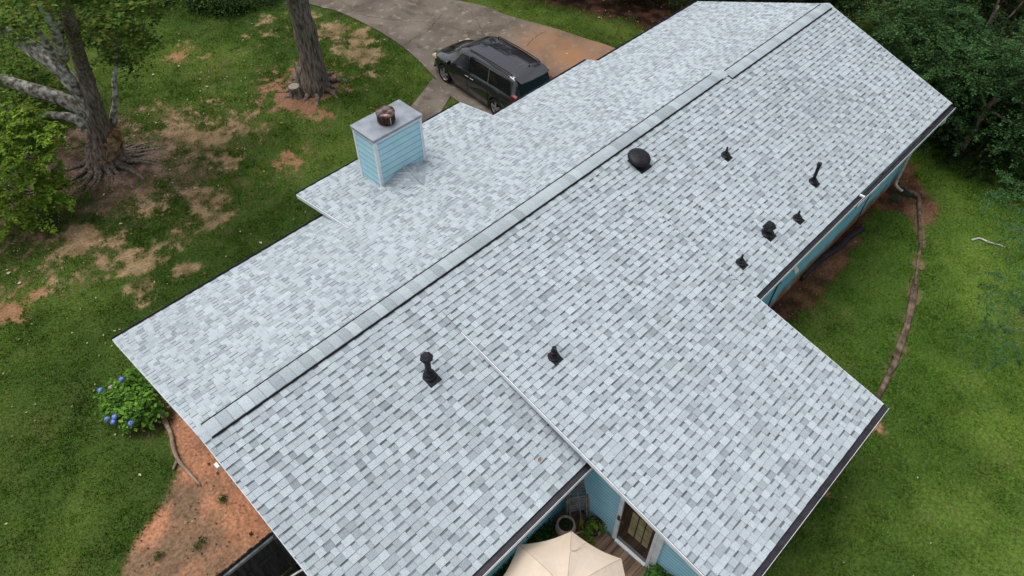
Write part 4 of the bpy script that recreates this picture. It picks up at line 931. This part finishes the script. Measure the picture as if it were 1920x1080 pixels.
o = MB(); o.tube([(*(17.21,-4.08),.03), (*(17.98,-4.03),.04), (*(18.54,-4.09),.03), (*(19.02,-4.05),.02)], [.018,.02,.015,.01], 6, .1, 3)
tag(o.build('tree_root', 'branchwood', None, True), 'thin brown root running over the dirt beside the blue wall', 'root')
# weeds in the clay
for k, (q_, lab) in enumerate([((-1.05,1.04,0.00), 'small green weed near the fence top in the red clay'), ((-1.78,1.44,0.00), 'low straggly weed at the lower left of the red clay'), ((-0.15,1.62,0.00), 'tiny dark weed in the middle of the red clay')]):
    V, Fq, Cc, cc = leaf_cloud([(q_[0], q_[1], .05)], [(.13-.04*k,.10-.03*k,.04)], 90, .022, DARK+OLIVE, 60+k, clusters=14, crad=.05)
    tag(npmesh('weed', V, Fq, 'leaf', Cc), lab, 'weed', 'weeds in the clay')

# ------------------------------------------------------------------ fence
fe = thing('board_fence', 'dark weathered board fence running from the near gable corner', 'fence', (0, -.8, 0))
mb = MB(); x = -4.2; yF = -.80
while x < .28:
    w_ = .138; hh = 1.78+random.uniform(-.02, .02); mb.add([(x,yF,.03),(x+w_,yF,.03),(x+w_,yF+.02,.03),(x,yF+.02,.03),(x,yF,hh-.03),(x+w_,yF,hh-.03),(x+w_,yF+.02,hh-.03),(x,yF+.02,hh-.03),(x+.03,yF,hh),(x+w_-.03,yF,hh),(x+w_-.03,yF+.02,hh),(x+.03,yF+.02,hh)],
        [(0,1,5,4),(3,7,6,2),(0,4,7,3),(1,2,6,5),(4,5,9,8),(7,11,10,6),(8,9,10,11),(4,8,11,7),(5,6,10,9)]); x += .1385
mb.build('board_panel', 'fencewood', fe)
for zr in (.35, 1.05, 1.62):
    mb = MB(); mb.box(-4.2, .3, yF-.045, yF-.003, zr-.045, zr+.045); mb.build('rail', 'graywood' if zr > 1.5 else 'fencewood', fe)
for xp in (-3.4, -1.45, .12):
    mb = MB(); mb.box(xp-.05, xp+.05, yF-.15, yF-.048, -.1, 1.72); mb.build('post', 'fencewood', fe, bevel=.006)
o = MB(); o.tube([(-0.14,-1.37,0.90), (0.08,-1.41,0.90), (.36,-1.5,.95)], .022, 8); tag(o.build('white_pipe', 'white', None), 'white plastic pipe behind the fence close to the gable wall', 'pipe')
MT['darksoil'] = mat('dark_mulch', (.012,.008,.006), (.04,.028,.02), scale=12, rough=1)
slab('mulch_bed', [(-4.5,-.85), (.34,-.85), (.34,-4.2), (-4.5,-4.2)], .03, .05, 'darksoil')

# ------------------------------------------------------------------ deck and patio things
DZ = .64
dk = thing('deck', 'weathered brown plank deck in the corner between the two house wings', 'deck', (3, -7, 0))
mb = MB(); y = -4.235
while y > -10.5:
    mb.box(1.2+random.uniform(0, .01), 5.13, y-.142, y, DZ-.035, DZ+random.uniform(-.001, .002)); y -= .15
mb.build('deck_boards', 'deckwood', dk, bevel=.004)
mb = MB(); mb.box(1.2, 1.25, -10.5, -4.3, .1, DZ-.04); mb.box(1.25, 5.1, -10.55, -10.5, .1, DZ-.04)
for xx in (2.0, 3.0, 4.0, 5.0): mb.box(xx, xx+.05, -10.45, -4.3, .3, DZ-.045)
mb.build('deck_frame', 'fencewood', dk)
um = thing('patio_umbrella', 'cream canvas patio umbrella open over the deck', 'umbrella', (2.91, -5.93, DZ))
cx, cy, cz, RU = 2.91, -5.93, 2.50, 1.32; mb = MB(); sm = MB(); n = 8; rings = 8; a0 = math.radians(36.5); vs = [(cx, cy, cz+.66)]
for j in range(1, rings+1):
    t = j/rings
    for i in range(n*6):
        a = a0+2*math.pi*i/(n*6); k = (i % 6)/6; sag = math.sin(math.pi*k)
        r_ = RU*t*math.cos(math.pi/n)/math.cos((k-.5)*2*math.pi/n)*(1-.045*sag*t); z = cz+.66*(1-t)**1.0+.07*math.sin(math.pi*t)-.035*sag*math.sin(math.pi*t*.8)+.012*math.sin(9*a+5*t)*t
        vs.append((cx+r_*math.cos(a), cy+r_*math.sin(a), z))
m_ = n*6; fs = [(0, 1+i, 1+(i+1) % m_) for i in range(m_)]
for j in range(rings-1):
    for i in range(m_): fs.append((1+j*m_+i, 1+(j+1)*m_+i, 1+(j+1)*m_+(i+1) % m_, 1+j*m_+(i+1) % m_))
mb.add(vs, fs); cn = mb.build('canopy', 'canvas', um)
for i in range(n):
    rb = MB(); ids = [vs[1+j*m_+i*6] for j in range(rings)]; rb.tube([(p_[0], p_[1], p_[2]-.014) for p_ in ids], .009, 5, 0, 0, 1); rb.build('rib', 'graywood', um)
    s_ = MB(); s_.tube([(p_[0], p_[1], p_[2]+.001) for p_ in ids], .004, 4, 0, 0, 1); so_ = sub(s_, 'seam', 'canvasstrap', cn)
rb = MB(); rb.lathe([(.02,-.0),(.02,2.45)], 12, cx, cy, DZ); rb.lathe([(.03,0),(.03,.09)], 12, cx, cy, cz+.66); rb.build('pole', 'graywood', um)
rb = MB(); rb.lathe([(.25,0),(.25,.05),(.06,.09),(.05,.25)], 20, cx, cy, DZ); rb.build('base', 'blackpot', um)
sb = MB(); q1 = Vector((3.57,-5.50,2.78)); q2 = Vector((3.65,-5.50,2.77)); q3 = Vector((3.92,-5.51,2.67))
sb.tube([q1, q1+Vector((.02,.04,.03)), q2, q3], [.016,.014,.008,.003], 6); sb.build('tie_strap', 'canvasstrap', um)

def pot(name, label, cat, loc, prof, m, plant=None, seed=0, pal=None, psize=.03, pn=500, pr=(.2,.2,.15), rim=None):
    t = thing(name, label, cat, loc)
    mb = MB(); mb.lathe(prof, 24, *loc, cap=True); mb.build('pot', m, t, True)
    r_, z_ = prof[-1]; mb = MB(); mb.lathe([(r_*.97,0),(r_*.96,.01),(.001,.012)], 20, loc[0], loc[1], loc[2]+z_-.0); mb.build('soil', 'soil', t)
    if plant:
        V, Fq, Cc, cc = leaf_cloud(plant, [pr]*len(plant), pn, psize, pal or GREEN, seed, clusters=max(8, pn//22), crad=.06)
        npmesh('plant', V, Fq, 'leaf', Cc, t)
    return t
b = (4.50, -4.62, DZ)
pot('planter_pot', 'large pale clay pot beside the folded deck chair', 'plant pot', b, [(.13,0),(.19,.12),(.215,.3),(.20,.42),(.18,.46),(.19,.5),(.16,.5),(.155,.44)], 'terracotta', [(4.50,-4.62,DZ+.5)], 3, DARK, .018, 160, (.08,.08,.05))
b = (4.98, -4.98, DZ)
pot('planter_pot', 'black round pot with a leafy sprig against the blue wall', 'plant pot', b, [(.15,0),(.19,.2),(.205,.24),(.175,.24),(.17,.19)], 'blackpot', [(5.03,-5.10,DZ+.3),(4.92,-4.95,DZ+.26)], 4, GREEN+BRIGHT, .03, 260, (.12,.12,.1))
b = (4.60, -4.98, DZ)
pot('planter_pot', 'low clay pot of trailing greenery just behind the umbrella', 'plant pot', b, [(.12,0),(.16,.15),(.175,.17),(.14,.17),(.14,.14)], 'terracotta', [(4.55,-5.05,DZ+.25),(4.66,-5.0,DZ+.22)], 5, GREEN+OLIVE, .028, 420, (.14,.14,.1))
b = (5.0, -6.75, DZ)
pot('planter_pot', 'bushy potted herb growing beside the patio door', 'potted plant', b, [(.14,0),(.2,.25),(.21,.28),(.18,.28),(.18,.24)], 'terracotta', [(5.0,-6.6,DZ+.45),(4.9,-6.8,DZ+.5),(5.02,-6.95,DZ+.42),(4.85,-6.6,DZ+.35),(4.95,-7.05,DZ+.6)], 6, [(.06,.17,.03),(.08,.21,.04),(.04,.12,.02)], .032, 2600, (.22,.2,.17))
V, Fq, Cc, cc = leaf_cloud([(3.9,-4.5,.7),(3.5,-4.5,.75),(3.1,-4.5,.7),(2.7,-4.6,.8),(4.1,-4.55,.85),(2.3,-4.6,.8),(3.3,-4.75,.9),(1.9,-4.5,.8)], [.42]*8, 9000, .035, [(.02,.055,.012),(.03,.08,.016),(.05,.12,.025)], 19, clusters=330, crad=.12)
sh = thing('ivy_shrub', 'dense dark green shrubs along the wall under the black gutter', 'shrub', (3.2, -4.5, DZ)); npmesh('foliage', V, Fq, 'leaf', Cc, sh)
# folded slatted deck chair leaning in the corner
dc = thing('folding_chair', 'grey slatted wooden deck chair folded upright in the corner', 'chair', (5.0, -4.45, DZ))
def cpt(u, v, off=0): # u across, v up
    base = Vector((4.78, -4.42, DZ+.05)); U_ = Vector((.62,-.42,0)).normalized(); V_ = Vector((.10,.17,1)).normalized(); N_ = U_.cross(V_)
    return base+U_*u+V_*v+N_*off
for s_ in (0.0, .46):
    mb = MB(); mb.tube([cpt(s_,0,.0), cpt(s_,.4,.05), cpt(s_,.9,.02), cpt(s_,1.25,-.04)], .026, 6); mb.build('side_rail', 'graywood', dc)
for k in range(6):
    mb = MB(); mb.bar(cpt(.02,.25+k*.085,.035), cpt(.45,.25+k*.085,.035), .014, .055, up=cpt(0,1)-cpt(0,0)); mb.build('seat_slat', 'graywood', dc)
for k in range(6):
    mb = MB(); mb.bar(cpt(.02,.80+k*.085,.01), cpt(.45,.80+k*.085,.01), .014, .055, up=cpt(0,1)-cpt(0,0)); mb.build('back_slat', 'graywood', dc)
for s_ in (.05, .41):
    mb = MB(); mb.bar(cpt(s_,0,.12), cpt(s_,.85,-.02), .03, .03); mb.build('leg', 'graywood', dc)
br = thing('broom', 'straw broom leaning on the folded deck chair', 'broom', (4.88, -4.75, DZ))
mb = MB(); mb.tube([(4.86,-4.74,DZ+.28), (4.92,-4.58,DZ+.8), (4.99,-4.40,DZ+1.3)], .012, 6); mb.build('handle', 'graywood', br)
mb = MB(); mb.hexa([(4.74,-4.82,DZ),(4.94,-4.84,DZ),(4.95,-4.78,DZ),(4.75,-4.76,DZ)], [(4.82,-4.77,DZ+.3),(4.88,-4.77,DZ+.3),(4.88,-4.73,DZ+.3),(4.82,-4.73,DZ+.3)]); mb.build('bristles', 'broom', br)
ln = thing('lantern', 'small pale blue box lantern on the deck beside the clay pot', 'lantern', (4.72, -4.55, DZ))
mb = MB(); mb.box(4.66, 4.78, -4.61, -4.49, DZ, DZ+.02); mb.box(4.66, 4.78, -4.61, -4.49, DZ+.16, DZ+.18)
for dx in (0, .105):
    for dy in (0, .105): mb.box(4.66+dx, 4.675+dx, -4.61+dy, -4.595+dy, DZ+.02, DZ+.16)
mb.build('frame', 'bluebox', ln); mb = MB(); mb.lathe([(.03,0),(.03,.08),(.002,.1)], 12, 4.72, -4.55, DZ+.02); mb.build('candle', 'white', ln)

# ------------------------------------------------------------------ minivan
cv = thing('minivan', 'dark grey minivan with tinted windows parked on the driveway beside the house', 'car', (15.62, 9.10, .045)); cv['_local'] = 1
cv.rotation_euler = (0, 0, math.radians(-3.7))
LH = 2.54
def lerpT(y, T): return np.interp(y, [t[0] for t in T], [t[1] for t in T])
T_w = [(-2.54,.80),(-2.45,.90),(-2.2,.965),(-1.5,.99),(0,.993),(1.3,.985),(1.8,.96),(2.2,.88),(2.42,.74),(2.54,.52)]
T_belt = [(-2.54,.95),(-2.4,1.06),(-1.5,1.08),(0,1.03),(1.15,.98),(1.5,.96),(2.0,.86),(2.35,.74),(2.54,.60)]
T_top = [(-2.54,1.02),(-2.47,1.20),(-2.33,1.58),(-2.18,1.70),(-1.9,1.745),(-1,1.77),(0,1.765),(.45,1.73),(.75,1.64),(1.1,1.42),(1.45,1.16),(1.6,1.07),(1.9,.98),(2.2,.88),(2.4,.78),(2.54,.64)]
T_wr = [(-2.54,.66),(-2.33,.70),(-2,.74),(-1,.77),(0,.765),(.6,.73),(1.1,.70),(1.6,.74),(2.0,.70),(2.4,.55),(2.54,.40)]
AX = (1.545, -1.44); RW = .335
def zb_(y):
    z = .21 if abs(y) < 2.3 else .28
    for a in AX:
        d = abs(y-a)
        if d < .42: z = max(z, RW+math.sqrt(max(0, .42**2-d*d))-.02)
    return z
def ring(y):
    w_ = lerpT(y, T_w); b = lerpT(y, T_belt); t = lerpT(y, T_top); wr = lerpT(y, T_wr); z0 = zb_(y); t = max(t, b+.02)
    dz = t-b; zs = max(z0, .21)
    m1 = max(zs+.02, .45); m2 = max(m1+.01, .72)
    e1 = min(1, dz/.5)
    return [(0,.21),(w_*.80,.21 if z0 < .3 else z0),(w_*.97,zs),(w_*1.0,m1),(w_*.995,m2),(w_*.965,b),(w_*.955-.02*e1,b+.03*min(1,e1)+.0),(wr+(w_*.95-wr)*.15,t-dz*.16-.005),(wr*.93,t-.03*e1-.002),(wr*.72,t+.003),(0,t+.018)]
ys = sorted(set([round(v_, 3) for v_ in list(np.linspace(-2.54, 2.54, 90))]))
mb = MB(); Rg = [ring(y) for y in ys]; k = len(Rg[0])
for side in (1, -1):
    vs = [(side*px_, y, pz) for y, rr in zip(ys, Rg) for px_, pz in rr]
    fs = []
    for j in range(len(ys)-1):
        for i in range(k-1):
            q_ = (j*k+i, j*k+i+1, (j+1)*k+i+1, (j+1)*k+i); fs.append(q_ if side < 0 else q_[::-1])
    fs.append(tuple(range(k))); fs.append(tuple(range((len(ys)-1)*k, len(ys)*k)))
    mb.add(vs, fs)
mb.build('body', 'carpaint', cv, True)
def side_pt(side, y, t, off=.008):
    r_ = ring(y); (x0_, z0_), (x1_, z1_) = r_[6], r_[7]; x_ = x0_+(x1_-x0_)*t; z_ = z0_+(z1_-z0_)*t; return (side*(x_+off), y, z_+off*.3)
def pane(side, yb0, yb1, yt0, yt1, t0, t1, name, m, off=.008):
    mb = MB(); nu, nv = 8, 5; vs = []
    for j in range(nv):
        for i in range(nu):
            u, v_ = i/(nu-1), j/(nv-1); y = (yb0+(yb1-yb0)*u)*(1-v_)+(yt0+(yt1-yt0)*u)*v_; vs.append(side_pt(side, y, t0+(t1-t0)*v_, off))
    mb.add(vs, [(j*nu+i, j*nu+i+1, (j+1)*nu+i+1, (j+1)*nu+i) for j in range(nv-1) for i in range(nu-1)]); return mb.build(name, m, cv, True)
for sd in (-1, 1):
    pane(sd, 1.02, .17, .62, .17, .06, .93, 'side_window', 'cardash'); pane(sd, .12, -.95, .12, -.93, .06, .95, 'side_window', 'carglass'); pane(sd, -1.0, -2.15, -.98, -2.05, .06, .93, 'side_window', 'carglass')
    if True:
        mb = MB(); y_ = .12
        mb.tube([side_pt(sd, 1.12, .0, .012), side_pt(sd, .2, 0, .012), side_pt(sd, -2.2, 0, .012)], .010, 5, sub=8); mb.build('belt_trim', 'carpaint', cv)
def top_patch(yA, yB, fA, fB, name, m, off=.010):
    mb = MB(); vs = []; nu, nv = 10, 7
    for j in range(nv):
        y = yA+(yB-yA)*j/(nv-1); r_ = ring(y); f_ = fA+(fB-fA)*j/(nv-1)
        xs = [r_[10][0], r_[9][0], r_[8][0], r_[7][0]]; zs = [r_[10][1], r_[9][1], r_[8][1], r_[7][1]]
        for i in range(nu):
            x_ = (-1+2*i/(nu-1))*f_*xs[3]; vs.append((x_, y+off*.4, np.interp(abs(x_), xs, zs)+off))
    mb.add(vs, [(j*nu+i, j*nu+i+1, (j+1)*nu+i+1, (j+1)*nu+i) for j in range(nv-1) for i in range(nu-1)]); return mb.build(name, m, cv, True)
top_patch(.60, 1.52, .93, .97, 'windshield', 'cardash')
mb = MB(); vs = []; nu, nv = 9, 5
for j in range(nv):
    t = j/(nv-1); z_ = 1.08+.50*t; y_ = np.interp(z_, [1.02,1.2,1.58], [-2.545,-2.485,-2.345])-.012
    for i in range(nu): x_ = (-1+2*i/(nu-1))*(.70-.03*t); vs.append((x_, y_+.04*(x_/.7)**4, z_))
mb.add(vs, [(j*nu+i, j*nu+i+1, (j+1)*nu+i+1, (j+1)*nu+i) for j in range(nv-1) for i in range(nu-1)]); mb.build('rear_window', 'carglass', cv, True)
mb = MB(); mb.add([(-.69,-2.12,1.735),(.69,-2.12,1.735),(.66,-2.46,1.655),(.35,-2.52,1.665),(-.35,-2.52,1.665),(-.66,-2.46,1.655),(-.69,-2.12,1.70),(.69,-2.12,1.70),(.66,-2.45,1.625),(.35,-2.51,1.635),(-.35,-2.51,1.635),(-.66,-2.45,1.625)],
       [(0,1,2,3,4,5),(11,10,9,8,7,6),(1,7,8,2),(2,8,9,3),(3,9,10,4),(4,10,11,5),(5,11,6,0)]); mb.build('spoiler', 'carpaint', cv)
for sd in (-1, 1):
    mb = MB(); mb.tube([(sd*.66,.25,1.745),(sd*.665,.12,1.80),(sd*.67,-.9,1.825),(sd*.655,-1.85,1.80),(sd*.65,-2.0,1.745)], .022, 6, sub=6); mb.build('roof_rail', 'blackplastic', cv, True)
    mb = MB(); mb.box(*sorted((sd*.985, sd*1.19)), 1.02, 1.14, 1.00, 1.16); mb.build('mirror', 'carpaint', cv, bevel=.03)
    mb = MB(); mb.box(*sorted((sd*.70, sd*.895)), 2.02, 2.36, .66, .80); o_ = mb.build('headlight', 'clearlens', cv, bevel=.04)
    mb = MB(); mb.box(*sorted((sd*.78, sd*.955)), -2.50, -2.22, .92, 1.22); mb.build('taillight', 'redlens', cv, bevel=.03)
    for yh in (.10, -.16):
        mb = MB(); mb.bar((sd*1.012,yh+.09,.93), (sd*1.012,yh-.09,.93), .03, .025); mb.build('door_handle', 'chrome', cv, bevel=.005)
    for yd in (.14, -1.02):
        mb = MB(); mb.tube([(sd*(lerpT(yd, T_w)*.998),yd,.28),(sd*(lerpT(yd, T_w)+.002),yd,.5),(sd*(lerpT(yd, T_w)*.999),yd,.74),(sd*(lerpT(yd, T_w)*.968+.004),yd,1.02)], .006, 4); mb.build('door_seam', 'blackplastic', cv)
for k_ in range(7):
    x_ = -.42+k_*.14; mb = MB(); zt_ = 1.785-.02*abs(x_)/.42; mb.tube([(x_,.05,zt_-.008),(x_,-.8,zt_),(x_,-1.8,zt_-.022)], .009, 5, sub=5); mb.build('roof_rib', 'carpaint', cv, True)
mb = MB(); mb.lathe([(.035,0),(.03,.02),(.004,.05)], 10, .2, -1.92, 1.76); mb.build('antenna', 'blackplastic', cv)
mb = MB(); mb.tube([(-.72,1.50,1.09),(0,1.62,1.10),(.72,1.50,1.09)], .012, 5); mb.build('wiper', 'chrome', cv)
mb = MB(); mb.tube([(-.86,2.25,.32),(-.6,2.5,.32),(0,2.58,.32),(.6,2.5,.32),(.86,2.25,.32)], .045, 6); mb.build('bumper_lip', 'blackplastic', cv, True)
for sd in (-1, 1):
    for a in AX:
        wt_ = MB(); x0_, x1_ = sorted((sd*.78, sd*.985)); n_ = 28; vs = []
        for xx, rr in ((x0_,.28),(x0_,.325),(x0_+.03,RW),(x1_-.03,RW),(x1_,.325),(x1_,.245)):
            for i in range(n_): t = 2*math.pi*i/n_; vs.append((xx, a+rr*math.cos(t), RW+rr*math.sin(t)))
        wt_.add(vs, [(j*n_+i, j*n_+(i+1) % n_, (j+1)*n_+(i+1) % n_, (j+1)*n_+i) for j in range(5) for i in range(n_)]); wo = wt_.build('wheel', 'tyre', cv, True)
        rm = MB(); xf = sd*.965
        vs = []
        for xx, rr in ((sd*.975,.248),(sd*.94,.225),(sd*.90,.22)):
            for i in range(n_): t = 2*math.pi*i/n_; vs.append((xx, a+rr*math.cos(t), RW+rr*math.sin(t)))
        rm.add(vs, [(j*n_+i, j*n_+(i+1) % n_, (j+1)*n_+(i+1) % n_, (j+1)*n_+i) for j in range(2) for i in range(n_)])
        for i in range(5):
            t = 2*math.pi*i/5+.3
            for dt in (-.13, .13):
                rm.bar((sd*.968, a+.03*math.cos(t), RW+.03*math.sin(t)), (sd*.965, a+.235*math.cos(t+dt), RW+.235*math.sin(t+dt)), .04, .03, up=(1,0,0))
        vs = [(sd*.975, a+.055*math.cos(2*math.pi*i/16), RW+.055*math.sin(2*math.pi*i/16)) for i in range(16)]; rm.add(vs, [tuple(range(16))])
        ro = rm.build('rim', 'rim', None); ro.parent = wo
        dk_ = MB(); vs = [(sd*.905, a+.25*math.cos(2*math.pi*i/24), RW+.25*math.sin(2*math.pi*i/24)) for i in range(24)]; dk_.add(vs, [tuple(range(24))]); do = dk_.build('brake_backing', 'blackplastic', None); do.parent = wo
mb = MB()
for a in AX: mb.box(-.76, .76, a-.40, a+.40, .30, .70)
mb.box(-.8, .8, -2.2, 2.1, .17, .215); mb.build('underbody', 'blackplastic', cv)
if '_local' in cv: del cv['_local']

# stray leaves lying on the roof
for k, (p_, lab, c_) in enumerate([((11.62,-2.34), 'small reddish leaf lying on the front roof slope below the domed vent', (.28,.12,.07)), ((4.30,-4.0), 'small orange leaf on the roof just above the black gutter corner', (.38,.18,.07))]):
    z_ = H-P*abs(p_[1])+.025; mb = MB(); r_ = .045; mb.add([(p_[0]+r_*a_, p_[1]+r_*b_, z_-P*(-r_*b_)+h_) for a_, b_, h_ in ((-1,0,0),(-.3,-.6,.01),(.5,-.5,0),(1,.1,.015),(.3,.6,.005),(-.5,.5,.012),(0,0,-.004))], [(6,0,1),(6,1,2),(6,2,3),(6,3,4),(6,4,5),(6,5,0)])
    tag(mb.build('fallen_leaf', mat('leaf_%s' % 'ab'[k], c_, tuple(v*.7 for v in c_), rough=.8)), lab, 'leaf')

def clods(n):
    x = rng.uniform(-3, 21, n); y = rng.uniform(-5.4, 5, n)
    k = masks(x, y); ok = ((k['clay'] > .6) & (x < .4) & (rng.uniform(0, 1, n) < .8)) | ((k['wd'] > .7) & (x > 10)); x = x[ok]; y = y[ok]; m = len(x)
    s_ = rng.uniform(.008, .03, m)*np.where(rng.uniform(0, 1, m) < .06, 1.8, 1); base = A([[1,0,0],[0,1,0],[-1,0,0],[0,-1,0],[0,0,.8],[0,0,-.6]]); V = base[None]*s_[:, None, None]*rng.uniform(.6, 1.3, (m, 6, 1))
    a = rng.uniform(0, 6.28, m); ca, sa = np.cos(a)[:, None], np.sin(a)[:, None]; vx = V[:, :, 0]*ca-V[:, :, 1]*sa+x[:, None]; vy = V[:, :, 0]*sa+V[:, :, 1]*ca+y[:, None]; vz = V[:, :, 2]+.005
    V = np.stack([vx, vy, vz], 2).reshape(-1, 3); f = A([[0,1,4],[1,2,4],[2,3,4],[3,0,4],[1,0,5],[2,1,5],[3,2,5],[0,3,5]]); Fc = (f[None]+6*np.arange(m)[:, None, None]).reshape(-1, 3)
    C = A([[.20,.11,.065],[.13,.075,.045],[.30,.20,.13],[.08,.055,.035]])[rng.integers(0, 4, m)]
    return npmesh('soil_clods', V, Fc, 'litter', np.repeat(C, 6, 0))
tag(clods(5000), 'small clods and stones on the bare red soil', 'stones', kind='stuff')
